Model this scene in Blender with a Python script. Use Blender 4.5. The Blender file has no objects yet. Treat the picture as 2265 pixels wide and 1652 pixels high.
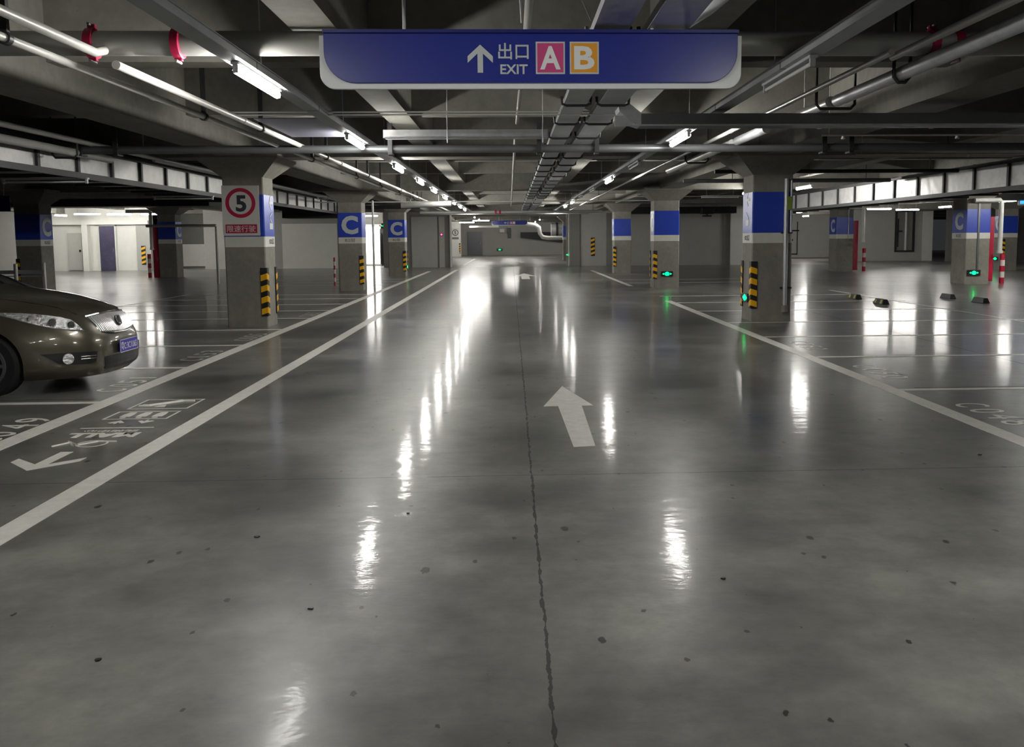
import bpy, bmesh, math, random
from mathutils import Vector, Matrix
PI = math.pi
random.seed(7)
S = bpy.context.scene
COL = S.collection

# ---------------------------------------------------------------- camera
F_PX, W_PX, H_PX = 1950.0, 2265.0, 1652.0
CX, CY, EYE = 1203.0, 718.0, 1.55
fw = Vector((1130 - CX, 527 - CY, F_PX)).normalized()            # aisle direction in camera axes (x right, y down, z out)
a0 = .0075                                                       # slight roll of the hand-held phone
dn = Vector((a0, 1.0, -(fw.x * a0 + fw.y) / fw.z)).normalized()
rt = dn.cross(fw)
cam_d = bpy.data.cameras.new('camera'); cam = bpy.data.objects.new('camera', cam_d); COL.objects.link(cam)
cam_d.sensor_fit = 'HORIZONTAL'; cam_d.sensor_width = 36.0
cam_d.lens = F_PX / W_PX * 36.0
cam_d.shift_x = -(CX - W_PX / 2) / W_PX
cam_d.shift_y = -(H_PX / 2 - CY) / W_PX
cam_d.clip_start = .05; cam_d.clip_end = 400
Mc = Matrix(((rt.x, -rt.y, -rt.z), (fw.x, -fw.y, -fw.z), (-dn.x, dn.y, dn.z))).to_4x4()
Mc.translation = (0, 0, EYE)
cam.matrix_world = Mc
S.camera = cam

# ---------------------------------------------------------------- world, exposure
wd = bpy.data.worlds.new('world'); S.world = wd; wd.use_nodes = True
wd.node_tree.nodes['Background'].inputs[0].default_value = (.55, .58, .6, 1)
wd.node_tree.nodes['Background'].inputs[1].default_value = .012
S.view_settings.view_transform = 'Standard'; S.view_settings.look = 'None'
S.view_settings.exposure = 1.75; S.view_settings.gamma = 1.0; S.view_settings.use_curve_mapping = False
try:
    S.cycles.use_denoising = True; S.cycles.max_bounces = 8; S.cycles.diffuse_bounces = 4; S.cycles.glossy_bounces = 4
    S.cycles.sample_clamp_indirect = 6.0; S.cycles.caustics_reflective = True
except Exception: pass
TUBE = 50.0          # radiance of a lit tube

# ---------------------------------------------------------------- materials
def newmat(name):
    m = bpy.data.materials.new(name); m.use_nodes = True
    return m, m.node_tree.nodes, m.node_tree.links, m.node_tree.nodes['Principled BSDF']
def mat(name, col, rough=.5, metal=0., var=0., scale=4., bump=0., bscale=30., rvar=0., coat=0., spec=None, stretch=None):
    m, N, L, P = newmat(name)
    P.inputs['Base Color'].default_value = (*col, 1); P.inputs['Roughness'].default_value = rough
    P.inputs['Metallic'].default_value = metal
    if coat: P.inputs['Coat Weight'].default_value = coat; P.inputs['Coat Roughness'].default_value = .06
    if spec is not None: P.inputs['Specular IOR Level'].default_value = spec
    if var or rvar or bump:
        tc = N.new('ShaderNodeTexCoord'); mp = N.new('ShaderNodeMapping'); L.new(tc.outputs['Object'], mp.inputs[0])
        if stretch: mp.inputs['Scale'].default_value = stretch
        n = N.new('ShaderNodeTexNoise'); n.inputs['Scale'].default_value = scale; n.inputs['Detail'].default_value = 8
        n.inputs['Roughness'].default_value = .62; L.new(mp.outputs[0], n.inputs['Vector'])
        if var:
            r = N.new('ShaderNodeMapRange'); r.inputs[1].default_value = .3; r.inputs[2].default_value = .7
            r.inputs[3].default_value = 1 - var; r.inputs[4].default_value = 1 + var; L.new(n.outputs[0], r.inputs[0])
            v = N.new('ShaderNodeVectorMath'); v.operation = 'SCALE'; v.inputs[0].default_value = col
            L.new(r.outputs[0], v.inputs['Scale']); L.new(v.outputs[0], P.inputs['Base Color'])
        if rvar:
            r = N.new('ShaderNodeMapRange'); r.inputs[1].default_value = .35; r.inputs[2].default_value = .65
            r.inputs[3].default_value = max(.02, rough - rvar); r.inputs[4].default_value = rough + rvar
            L.new(n.outputs[0], r.inputs[0]); L.new(r.outputs[0], P.inputs['Roughness'])
        if bump:
            n2 = N.new('ShaderNodeTexNoise'); n2.inputs['Scale'].default_value = bscale; n2.inputs['Detail'].default_value = 6
            L.new(mp.outputs[0], n2.inputs['Vector'])
            b = N.new('ShaderNodeBump'); b.inputs['Strength'].default_value = bump; b.inputs['Distance'].default_value = .02
            L.new(n2.outputs[0], b.inputs['Height']); L.new(b.outputs[0], P.inputs['Normal'])
    return m
def emis(name, col, s):
    m, N, L, P = newmat(name)
    P.inputs['Base Color'].default_value = (*col, 1)
    P.inputs['Emission Color'].default_value = (*col, 1); P.inputs['Emission Strength'].default_value = s
    return m
def concrete(name, col, pits=True, bands=True, var=.2, rough=.75):
    """cast concrete: clouded grey, shutter joints, air pits"""
    m, N, L, P = newmat(name); P.inputs['Roughness'].default_value = rough
    tc = N.new('ShaderNodeTexCoord')
    def noise(s, d, rgh=.6):
        n = N.new('ShaderNodeTexNoise'); n.inputs['Scale'].default_value = s; n.inputs['Detail'].default_value = d
        n.inputs['Roughness'].default_value = rgh; L.new(tc.outputs['Object'], n.inputs['Vector']); return n.outputs[0]
    a = noise(1.3, 8, .65); b = noise(9, 6)
    mx = N.new('ShaderNodeMath'); mx.operation = 'MULTIPLY_ADD'; L.new(a, mx.inputs[0]); mx.inputs[1].default_value = 1.6; L.new(b, mx.inputs[2])
    r = N.new('ShaderNodeMapRange'); r.inputs[1].default_value = .8; r.inputs[2].default_value = 1.8
    r.inputs[3].default_value = 1 - var; r.inputs[4].default_value = 1 + var; L.new(mx.outputs[0], r.inputs[0])
    fac = r.outputs[0]
    if pits:
        v = N.new('ShaderNodeTexVoronoi'); v.inputs['Scale'].default_value = 7; L.new(tc.outputs['Object'], v.inputs['Vector'])
        g = N.new('ShaderNodeMapRange'); g.inputs[1].default_value = .02; g.inputs[2].default_value = .07; g.inputs[3].default_value = .62; g.inputs[4].default_value = 1
        L.new(v.outputs['Distance'], g.inputs[0])
        mm = N.new('ShaderNodeMath'); mm.operation = 'MULTIPLY'; L.new(fac, mm.inputs[0]); L.new(g.outputs[0], mm.inputs[1]); fac = mm.outputs[0]
    sc = N.new('ShaderNodeVectorMath'); sc.operation = 'SCALE'; sc.inputs[0].default_value = col; L.new(fac, sc.inputs['Scale'])
    L.new(sc.outputs[0], P.inputs['Base Color'])
    bp = N.new('ShaderNodeBump'); bp.inputs['Strength'].default_value = .35; bp.inputs['Distance'].default_value = .01
    L.new(b, bp.inputs['Height']); L.new(bp.outputs[0], P.inputs['Normal'])
    return m

def floor_mat():
    m, N, L, P = newmat('polished_floor')
    tc = N.new('ShaderNodeTexCoord'); co = tc.outputs['Object']
    def noise(s, d=6, rgh=.6, sc=(1, 1, 1), dist=0.):
        mp = N.new('ShaderNodeMapping'); mp.inputs['Scale'].default_value = sc; L.new(co, mp.inputs[0])
        n = N.new('ShaderNodeTexNoise'); n.inputs['Scale'].default_value = s; n.inputs['Detail'].default_value = d
        n.inputs['Roughness'].default_value = rgh; n.inputs['Distortion'].default_value = dist
        L.new(mp.outputs[0], n.inputs['Vector']); return n.outputs[0]
    def rng(x, a, b, c, d):
        r = N.new('ShaderNodeMapRange'); r.inputs[1].default_value = a; r.inputs[2].default_value = b
        r.inputs[3].default_value = c; r.inputs[4].default_value = d; L.new(x, r.inputs[0]); return r.outputs[0]
    def M(op, a, b=None, c=None):
        n = N.new('ShaderNodeMath'); n.operation = op
        for i, v in enumerate((a, b, c)):
            if v is None: continue
            if hasattr(v, 'node'): L.new(v, n.inputs[i])
            else: n.inputs[i].default_value = v
        return n.outputs[0]
    big = noise(.22, 3, .5); cloud = noise(.75, 5, .52, (1, 1.1, 1)); fine = noise(14, 6, .7)
    streak = noise(1.6, 5, .6, (.35, 1.2, 1))
    v = M('MULTIPLY', rng(cloud, .3, .7, .48, 1.5), rng(streak, .28, .72, .78, 1.22))
    v = M('MULTIPLY', v, rng(fine, .3, .7, .92, 1.08))
    v = M('MULTIPLY', v, rng(big, .35, .65, .8, 1.2)); v = M('MULTIPLY', v, rng(noise(4.5, 6, .7), .3, .7, .78, 1.22))
    # saw-cut joints: one down the aisle, others across and in the bays
    sep = N.new('ShaderNodeSeparateXYZ'); L.new(co, sep.inputs[0]); X, Y = sep.outputs[0], sep.outputs[1]
    wob = M('MULTIPLY', M('SUBTRACT', noise(3.5, 5, .6), .5), .035)
    Xw = M('ADD', X, wob)
    def line(src, at, w): return M('LESS_THAN', M('ABSOLUTE', M('SUBTRACT', src, at)), w)
    rough_j = rng(noise(9, 4), .4, .6, .002, .011)
    j = M('MULTIPLY', M('LESS_THAN', M('ABSOLUTE', M('SUBTRACT', Xw, .12)), rough_j), M('LESS_THAN', Y, 47.))
    for at in (5.67,): j = M('MAXIMUM', j, line(Y, at, .0035))
    for at in (8.75, 17.4, 27.0, 38.0): j = M('MAXIMUM', j, M('MULTIPLY', line(Y, at, .012), M('GREATER_THAN', M('ABSOLUTE', X), 4.1)))
    for at in (6.15, 10.9, -8.6): j = M('MAXIMUM', j, line(X, at, .008))
    v = M('MULTIPLY', v, M('SUBTRACT', 1.0, M('MULTIPLY', j, .72)))
    # black scuffs and grit
    mp = N.new('ShaderNodeMapping'); mp.inputs['Scale'].default_value = (1.25, .7, 1); mp.inputs['Rotation'].default_value = (0, 0, .7); L.new(co, mp.inputs[0])
    vo = N.new('ShaderNodeTexVoronoi'); vo.voronoi_dimensions = '2D'; vo.inputs['Scale'].default_value = 2.3; L.new(mp.outputs[0], vo.inputs['Vector'])
    rr = rng(noise(1.7, 2), .44, .66, .0, .060)
    ragged = M('ADD', vo.outputs['Distance'], M('MULTIPLY', M('SUBTRACT', noise(38, 4), .5), .11))
    spot = M('LESS_THAN', ragged, rr)
    v = M('MULTIPLY', v, M('SUBTRACT', 1.0, M('MULTIPLY', spot, .75)))
    sc = N.new('ShaderNodeVectorMath'); sc.operation = 'SCALE'; sc.inputs[0].default_value = (.132, .130, .121); L.new(v, sc.inputs['Scale'])
    L.new(sc.outputs[0], P.inputs['Base Color'])
    ro = M('MAXIMUM', M('ADD', rng(cloud, .2, .8, .27, .38), rng(streak, .2, .8, -.03, .05)), .282)
    ro = M('ADD', ro, M('MULTIPLY', j, .3))
    L.new(ro, P.inputs['Roughness'])
    P.inputs['Specular IOR Level'].default_value = .27
    cw = M('ADD', rng(Y, 2.6, 6.5, .05, .36), rng(streak, .3, .7, -.04, .06)); L.new(cw, P.inputs['Coat Weight']); P.inputs['Coat IOR'].default_value = 1.40
    cr = rng(streak, .3, .7, .05, .12); L.new(cr, P.inputs['Coat Roughness'])
    hgt = M('ADD', M('MULTIPLY', noise(3.2, 4, .55, (1, 1.6, 1)), 1.0), M('MULTIPLY', noise(24, 4, .6, (.6, 1.5, 1)), .16))
    bp = N.new('ShaderNodeBump'); bp.inputs['Strength'].default_value = .5; bp.inputs['Distance'].default_value = .006
    L.new(hgt, bp.inputs['Height']); L.new(bp.outputs[0], P.inputs['Normal']); L.new(bp.outputs[0], P.inputs['Coat Normal'])
    return m

M_FLOOR = floor_mat()
M_FAR = mat('far_slab_concrete', (.26, .25, .235), .4, var=.2, scale=1.2)
M_CEIL = concrete('ceiling_concrete', (.190, .184, .160), var=.28)
M_COLM = concrete('column_concrete', (.225, .212, .182), var=.28)
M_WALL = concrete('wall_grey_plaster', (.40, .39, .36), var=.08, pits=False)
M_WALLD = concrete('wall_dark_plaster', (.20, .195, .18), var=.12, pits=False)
M_WHITE = mat('white_plaster', (.74, .73, .68), .7, var=.04, scale=2)
M_BLUE = mat('blue_paint', (.026, .060, .43), .3, var=.04, scale=5)
M_BWHITE = mat('white_band_paint', (.62, .62, .56), .45, var=.06, scale=6)
M_LETTER = mat('pale_letter_film', (.52, .56, .56), .4)
M_INK = mat('dark_lettering', (.03, .035, .05), .5)
M_LINE = mat('road_marking_paint', (.66, .65, .60), .40, var=.12, scale=12, bump=.15, bscale=60)
M_LINEW = mat('worn_marking_paint', (.38, .38, .36), .36, var=.35, scale=18)
M_SIGNB = mat('sign_blue_enamel', (.011, .022, .23), .30, var=.03, scale=8)
M_SIGNBD = mat('sign_blue_cap', (.010, .014, .15), .35)
M_SIGNW = mat('sign_white_acrylic', (.74, .76, .76), .4)
M_PINK = mat('sign_pink', (.55, .055, .20), .4)
M_ORANGE = mat('sign_orange', (.72, .31, .01), .4)
M_RED = mat('sign_red', (.42, .01, .06), .4)
M_PLATEW = mat('speed_sign_white', (.60, .59, .55), .45)
M_RUBBER = mat('black_rubber', (.010, .010, .011), .5)
M_YEL = mat('reflective_yellow', (.85, .44, .01), .35)
M_GALV = mat('galvanised_steel', (.50, .51, .52), .48, .7, var=.15, scale=9, rvar=.1)
M_DUCT = mat('duct_sheet_steel', (.46, .46, .45), .42, .7, var=.2, scale=5, rvar=.1)
M_PIPE = mat('grey_painted_pipe', (.40, .40, .38), .38, .25, var=.06, scale=8)
M_PIPEW = mat('pale_painted_pipe', (.58, .58, .55), .38, .1, var=.05, scale=8)
M_DARKM = mat('dark_painted_steel', (.018, .019, .02), .5)
M_MIDM = mat('mid_grey_steel', (.13, .135, .14), .42, .5, var=.1)
M_TRUNK = mat('trunking_grey', (.36, .37, .38), .42, .35, var=.06)
M_REDP = mat('red_coupling_paint', (.40, .012, .06), .35)
M_CABR = mat('hydrant_cabinet_red', (.36, .012, .035), .35)
M_POSTR = mat('red_band', (.50, .012, .05), .4)
M_POSTW = mat('white_band', (.66, .66, .62), .4)
M_HOUS = mat('lamp_housing_white', (.55, .56, .56), .4)
M_TUBE = emis('lit_tube', (1.0, .985, .93), TUBE)
M_TUBEOFF = mat('unlit_tube', (.7, .7, .7), .25)
M_GREEN = emis('green_exit_glow', (.0, 1.0, .28), .75)
M_REDLED = emis('red_led', (1.0, .03, .12), 2.5)
M_WLED = emis('white_led', (1.0, 1.0, 1.0), 4.0)
M_DOORP = mat('violet_grey_door', (.075, .068, .12), .35, .2, var=.25, scale=3)
M_DOORW = mat('off_white_door', (.50, .49, .45), .45, var=.04)
M_DOORG = mat('grey_steel_door', (.10, .10, .11), .35, .4)
M_BLACK = mat('black_plastic', (.012, .012, .014), .4)
M_CAR = mat('car_bronze_paint', (.098, .086, .062), .30, .5, coat=.8)
M_GLASS = mat('dark_car_glass', (.006, .007, .008), .05)
M_SLAT = mat('brushed_chrome', (.85, .85, .84), .28, .75)
M_CHROME = mat('chrome', (.8, .8, .8), .12, 1.0)
M_LAMPC = mat('headlamp_chrome', (.85, .87, .9), .10, .9, var=.5, scale=30, bump=1.0, bscale=40)
M_TYRE = mat('tyre_rubber', (.006, .006, .007), .85)
M_PLATE = mat('number_plate_blue', (.05, .035, .42), .35)
M_WSTOP = mat('wheel_stop_rubber', (.014, .015, .016), .55)

# ---------------------------------------------------------------- geometry helpers
class MB:
    def __init__(s): s.v = []; s.f = []
    def add(s, v, f, M=None):
        k = len(s.v); s.v += [tuple(M @ Vector(p)) if M else tuple(p) for p in v]; s.f += [tuple(i + k for i in q) for q in f]; return s
    def box(s, x0, x1, y0, y1, z0, z1, M=None):
        return s.add([(x0,y0,z0),(x1,y0,z0),(x1,y1,z0),(x0,y1,z0),(x0,y0,z1),(x1,y0,z1),(x1,y1,z1),(x0,y1,z1)],
                     [(0,3,2,1),(4,5,6,7),(0,1,5,4),(1,2,6,5),(2,3,7,6),(3,0,4,7)], M)
    def prism(s, poly, h0, h1, M=None):
        """poly in xy (counter-clockwise), extruded along z from h0 to h1"""
        n = len(poly)
        v = [(x, y, h0) for x, y in poly] + [(x, y, h1) for x, y in poly]
        f = [tuple(range(n - 1, -1, -1)), tuple(range(n, 2 * n))] + [(i, (i + 1) % n, n + (i + 1) % n, n + i) for i in range(n)]
        return s.add(v, f, M)
    def tube(s, pts, r, n=12, cap=True):
        pts = [Vector(p) for p in pts]; rs = r if isinstance(r, (list, tuple)) else [r] * len(pts)
        rings = []; up = None
        for i, p in enumerate(pts):
            d = (pts[min(i + 1, len(pts) - 1)] - pts[max(i - 1, 0)]).normalized()
            if up is None: up = Vector((0, 0, 1)) if abs(d.z) < .9 else Vector((0, 1, 0))
            a = d.cross(up).normalized(); up = a.cross(d).normalized()
            rings.append([tuple(p + (a * math.cos(2 * PI * k / n) + up * math.sin(2 * PI * k / n)) * rs[i]) for k in range(n)])
        v = [q for g in rings for q in g]
        f = [(i*n+k, i*n+(k+1)%n, (i+1)*n+(k+1)%n, (i+1)*n+k) for i in range(len(pts)-1) for k in range(n)]
        if cap: f += [tuple(range(n-1, -1, -1)), tuple(range((len(pts)-1)*n, len(pts)*n))]
        return s.add(v, f)
    def build(s, name, m, parent=None, bevel=0., smooth=False, seg=2):
        me = bpy.data.meshes.new(name); me.from_pydata(s.v, [], s.f); me.validate(); me.update()
        bm = bmesh.new(); bm.from_mesh(me); bmesh.ops.recalc_face_normals(bm, faces=bm.faces); bm.to_mesh(me); bm.free()
        me.materials.append(m); o = bpy.data.objects.new(name, me); COL.objects.link(o)
        if parent: o.parent = parent
        if smooth:
            for p in me.polygons: p.use_smooth = True
            try: me.set_sharp_from_angle(angle=math.radians(40))
            except Exception: pass
        if bevel:
            b = o.modifiers.new('bevel', 'BEVEL'); b.width = bevel; b.segments = seg; b.limit_method = 'ANGLE'
        return o
def tag(o, label, cat, group=None):
    o['label'] = label; o['category'] = cat
    if group: o['group'] = group
    return o
def struct(o): o['kind'] = 'structure'; return o
def thing(name, loc, label, cat, group=None, rz=0.):
    o = bpy.data.objects.new(name, None); COL.objects.link(o); o.location = loc; o.rotation_euler = (0, 0, rz); o.empty_display_size = .1
    return tag(o, label, cat, group)
def copy_tree(root, loc, label, group=None):
    r = root.copy(); COL.objects.link(r); r.location = loc; r['label'] = label
    if group: r['group'] = group
    for ch in list(root.children):
        c = ch.copy(); COL.objects.link(c); c.parent = r
        for g in list(ch.children):
            d = g.copy(); COL.objects.link(d); d.parent = c
    return r
def text_mesh(txt, height, bold=.0, thick=.002, width=None):
    """lettering as (verts, faces) centred on the origin in xy, z 0..thick; height = cap height"""
    cu = bpy.data.curves.new('lettering', 'FONT'); cu.body = txt; cu.size = 1; cu.offset = bold; cu.resolution_u = 3
    o = bpy.data.objects.new('lettering', cu); COL.objects.link(o)
    dg = bpy.context.evaluated_depsgraph_get(); dg.update()
    me = bpy.data.meshes.new_from_object(o.evaluated_get(dg))
    bm = bmesh.new(); bm.from_mesh(me)
    bpy.data.objects.remove(o); bpy.data.curves.remove(cu); bpy.data.meshes.remove(me)
    xs = [v.co.x for v in bm.verts]; ys = [v.co.y for v in bm.verts]
    x0, x1, y0, y1 = min(xs), max(xs), min(ys), max(ys)
    ky = height / (y1 - y0); kx = (width / (x1 - x0)) if width else ky
    for v in bm.verts: v.co = Vector(((v.co.x - (x0 + x1) / 2) * kx, (v.co.y - (y0 + y1) / 2) * ky, 0))
    r = bmesh.ops.extrude_face_region(bm, geom=list(bm.faces))
    for e in r['geom']:
        if isinstance(e, bmesh.types.BMVert): e.co.z += thick
    bm.verts.index_update()
    V = [tuple(v.co) for v in bm.verts]; F = [tuple(v.index for v in f.verts) for f in bm.faces]; bm.free()
    return V, F
def frame_mat(origin, xdir, ydir):
    x = Vector(xdir).normalized(); y = Vector(ydir).normalized(); z = x.cross(y)
    m = Matrix((x, y, z)).transposed().to_4x4(); m.translation = origin; return m
def front(o): return frame_mat(o, (1, 0, 0), (0, 0, 1))     # faces -Y (towards the camera)
def right(o): return frame_mat(o, (0, 1, 0), (0, 0, 1))     # faces +X
def left(o): return frame_mat(o, (0, -1, 0), (0, 0, 1))     # faces -X
def ring_poly(r, n=40): return [(r * math.cos(2*PI*k/n), r * math.sin(2*PI*k/n)) for k in range(n)]
def annulus(mb, r0, r1, h0, h1, M=None, n=48):
    v = []; f = []
    for k in range(n):
        c, s_ = math.cos(2*PI*k/n), math.sin(2*PI*k/n)
        v += [(r0*c, r0*s_, h0), (r1*c, r1*s_, h0), (r0*c, r0*s_, h1), (r1*c, r1*s_, h1)]
    for k in range(n):
        a = 4*k; b = 4*((k+1) % n)
        f += [(a+2, a+3, b+3, b+2), (a+1, b+1, b+3, a+3), (a, a+2, b+2, b), (a, b, b+1, a+1)]
    return mb.add(v, f, M)

# ================================================================ SETTING
BACK = 48.6
# floor (main slab) and the paler slab beyond the opening
o = struct(MB().box(-45, 50, -14, BACK - .1, -.3, 0).build('floor', M_FLOOR)); o['label'] = 'dark polished concrete floor of the garage'
struct(MB().box(-45, 50, BACK - .1, 90, -.3, -.004).build('floor', M_FAR))
# ceiling: slab and the grid of downstand beams, one cast piece
cb = MB().box(-45, 50, -14, 90, 3.95, 4.25)
for x in (-23.7, -14.2, -4.72, 4.78, 14.85, 24.9): cb.box(x - .30, x + .30, -14, 90, 3.0, 3.96)
for y in (-5.6, 4.95, 16.25, 27.25, 38.2, 49.0, 60, 71, 82): cb.box(-45, 50, y - .30, y + .30, 3.004, 3.955)
for x in (-20.5, -17.3, -11.04, -7.88, -1.53, 1.56, 8.13, 11.5, 18.2, 21.5): cb.box(x - .18, x + .18, -14, 90, 3.2, 3.957)
for y in (-9.2, -1.95, 1.68, 8.95, 12.6, 19.9, 23.6, 30.9, 34.55, 41.9, 45.5, 53, 56.5): cb.box(-45, 50, y - .15, y + .15, 3.26, 3.958)
struct(cb.build('ceiling', M_CEIL))

# back walls
def wall(name, mb, m): return struct(mb.build(name, m))
# left side, set out from the opening (x=-3.2) towards the left
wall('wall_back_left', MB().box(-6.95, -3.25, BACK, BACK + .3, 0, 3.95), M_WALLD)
struct(MB().box(-5.42, -4.02, BACK - .06, BACK, 0, 2.75).build('trim_1', M_WALL))
struct(MB().box(-3.92, -3.62, BACK - .07, BACK, 0, 2.75).build('trim_2', M_WALL))
# recessed lit passage door between the second and third columns
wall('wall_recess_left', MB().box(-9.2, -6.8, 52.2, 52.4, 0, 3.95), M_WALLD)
wall('wall_recess_side', MB().box(-9.3, -9.2, BACK, 52.4, 0, 3.95).box(-6.9, -6.8, BACK + .3, 52.4, 0, 3.95), M_WALL)
wall('wall_left_far', MB().box(-16.6, -9.2, BACK, BACK + .3, 0, 3.95), M_WALL)
struct(MB().box(-12.4, -9.45, BACK - .05, BACK, 0, 2.42).build('trim_3', M_WHITE))
wall('wall_left_bright', MB().box(-30, -19.0, 47.6, 47.9, 0, 3.95), M_WHITE)
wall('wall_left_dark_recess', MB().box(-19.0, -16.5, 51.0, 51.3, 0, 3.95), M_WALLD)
struct(MB().box(-18.6, -17.15, 50.9, 51, .1, 1.35).build('trim_4', M_WHITE))
struct(MB().box(-17.1, -16.85, 50.85, 51, 0, 2.2).build('trim_5', M_BLACK))
wall('wall_left_end', MB().box(-30.2, -29.9, -14, 47.9, 0, 3.95), M_WALL)
# right side
wall('wall_back_right', MB().box(3.22, 12.1, BACK, BACK + .3, 0, 3.95), M_WALL)
struct(MB().box(3.24, 3.78, BACK - .12, BACK, 0, 2.85).build('trim_6', M_WALLD))
struct(MB().box(5.25, 5.72, BACK - .08, BACK, 0, 2.9).build('trim_7', M_WALLD))
struct(MB().box(11.7, 12.3, BACK - .1, BACK, 0, 3.0).build('trim_8', M_WALLD))
wall('wall_right_white', MB().box(12.1, 14.2, BACK - .3, BACK, 0, 3.95), M_WHITE)
wall('wall_right_deep', MB().box(14.2, 24.2, 64, 64.3, 0, 3.95), M_WHITE)
wall('wall_right_grey', MB().box(20.6, 25.6, 53.0, 53.3, 0, 3.95), M_WALL)
struct(MB().box(25.0, 25.6, 52.9, 53.0, 0, 3.2).build('trim_9', M_WHITE))
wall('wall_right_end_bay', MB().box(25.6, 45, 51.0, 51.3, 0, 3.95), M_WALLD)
wall('wall_right_end', MB().box(44.8, 45.1, -14, 51.3, 0, 3.95), M_WALL)
wall('wall_behind', MB().box(-30, 45, -14.2, -13.9, 0, 3.95), M_WALL)
# beyond the opening
wall('wall_far_end', MB().box(-12, 16, 82.3, 82.6, 0, 3.95), M_WALL)
wall('wall_far_left', MB().box(-12.2, -12, 49, 82.6, 0, 3.95), M_WALL)
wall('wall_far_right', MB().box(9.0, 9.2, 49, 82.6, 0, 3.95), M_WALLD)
d = struct(MB().box(-4.05, -2.65, 82.18, 82.3, 0, 2.15).build('door_1', M_DOORG))
MB().box(-2.85, -2.8, 82.1, 82.18, 1.0, 1.2).build('door_handle', M_CHROME, d)

# doors on the left bright wall and in the lit recess
d = struct(MB().box(-21.65, -20.9 + .05, 47.48, 47.6, 0, 2.35).build('door_2', M_DOORP))
MB().box(-21.72, -21.65, 47.45, 47.6, 0, 2.42).box(-20.85, -20.78, 47.45, 47.6, 0, 2.42).box(-21.72, -20.78, 47.45, 47.6, 2.35, 2.42).build('door_frame', M_POSTW, d)
MB().tube([(-20.93, 47.4, 1.0), (-20.93, 47.4, 1.2)], .015, 6).build('door_handle', M_CHROME, d)
d = struct(MB().box(-23.3, -22.6, 47.5, 47.6, .05, 2.0).build('door_3', M_DOORW))
MB().box(-22.72, -22.64, 47.44, 47.5, 1.0, 1.12).build('door_handle', M_BLACK, d)
struct(MB().box(-22.45, -22.15, 47.25, 47.6, 0, 2.5).build('trim_10', M_WHITE))
struct(MB().box(-19.75, -19.0, 47.5, 47.62, 0, 2.42).build('trim_12', M_WALL))
struct(MB().box(-25.0, -19.0, 47.2, 47.6, 2.42, 2.62).build('trim_11', M_WHITE))
d = struct(MB().box(-8.55, -7.65, 52.08, 52.2, .12, 2.3).build('door_4', emis('doorway_glow', (1.0, 1.0, .97), 1.6)))  # door panel itself glows, standing in for light from the passage
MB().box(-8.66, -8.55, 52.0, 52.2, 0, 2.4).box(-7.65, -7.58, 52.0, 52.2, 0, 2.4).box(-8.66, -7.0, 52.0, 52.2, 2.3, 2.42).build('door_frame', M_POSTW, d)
d = struct(MB().box(-7.56, -7.05, 51.6, 51.66, .1, 2.15).build('door_5', M_DOORG))
MB().box(-7.5, -7.46, 51.5, 51.6, .3, 1.9).build('door_handle', M_BLACK, d)

# ================================================================ COLUMNS
ZB0, ZB1, ZW0 = 1.615, 2.35, 1.43
def column(x0, x1, y0, y1, label, cap=True, blue=True, letter=None, writing=(), group='square concrete columns with blue and white bands'):
    """x0..x1, y0..y1 = shaft; letter = side(s) carrying a big C"""
    t = thing('concrete_column', ((x0+x1)/2, (y0+y1)/2, 0), label, 'column', group)
    hx, hy = (x1-x0)/2, (y1-y0)/2; ch = .018
    def sq(hx, hy, z): return [(-hx,-hy,z),(hx,-hy,z),(hx,hy,z),(-hx,hy,z)]
    sh = MB(); poly = [(-hx+ch,-hy),(hx-ch,-hy),(hx,-hy+ch),(hx,hy-ch),(hx-ch,hy),(-hx+ch,hy),(-hx,hy-ch),(-hx,-hy+ch)]
    sh.prism(poly, 0, 3.0); sh.build('shaft', M_COLM, t)
    if cap:
        f = .36; c = MB()
        v = sq(hx+.001, hy+.001, 2.655) + sq(hx+f, hy+f, 2.97) + sq(hx+f, hy+f, 3.06)
        c.add(v, [(0,3,2,1)] + [(i,(i+1)%4,4+(i+1)%4,4+i) for i in range(4)] + [(4+i,4+(i+1)%4,8+(i+1)%4,8+i) for i in range(4)] + [(8,9,10,11)])
        c.build('capital', M_COLM, t)
    if blue:
        e = .004
        MB().prism([(x*(hx+e)/hx, y*(hy+e)/hy) for x, y in poly], ZB0, ZB1).build('blue_band', M_BLUE, t)
        MB().prism([(x*(hx+e)/hx, y*(hy+e)/hy) for x, y in poly], ZW0, ZB0 - .001).build('white_band', M_BWHITE, t)
    e2 = .006
    def put(side, u, z): # u = offset along the face as seen by somebody looking at it
        if side == 'front': return front((u, -hy - e2, z))
        if side == 'right': return right((hx + e2, u, z))
        return left((-hx - e2, -u, z))
    for side, u, z, txt, h, w, m in writing:
        V, Fc = text_mesh(txt, h, .0, .003, w); MB().add(V, Fc, put(side, u, z)).build('lettering', m, t)
    for side in (letter or ()):
        V, Fc = text_mesh('C', .56, .045, .004, .50); MB().add(V, Fc, put(side, .0, 1.985)).build('letter', M_LETTER, t)
    return t, hx, hy, put
def B2(side): return (side, .0, 1.525, 'B2层', .105, .30, M_INK)
YA, YB, YC = 15.88, 26.95, 37.6
tL1, hx, hy, put = column(-5.07, -4.36, YA, YA+.66, 'concrete column carrying the speed limit 5 sign, behind the parked car',
                          writing=[('right', .10, 1.525, 'B2层', .10, .3, M_INK)])
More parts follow.
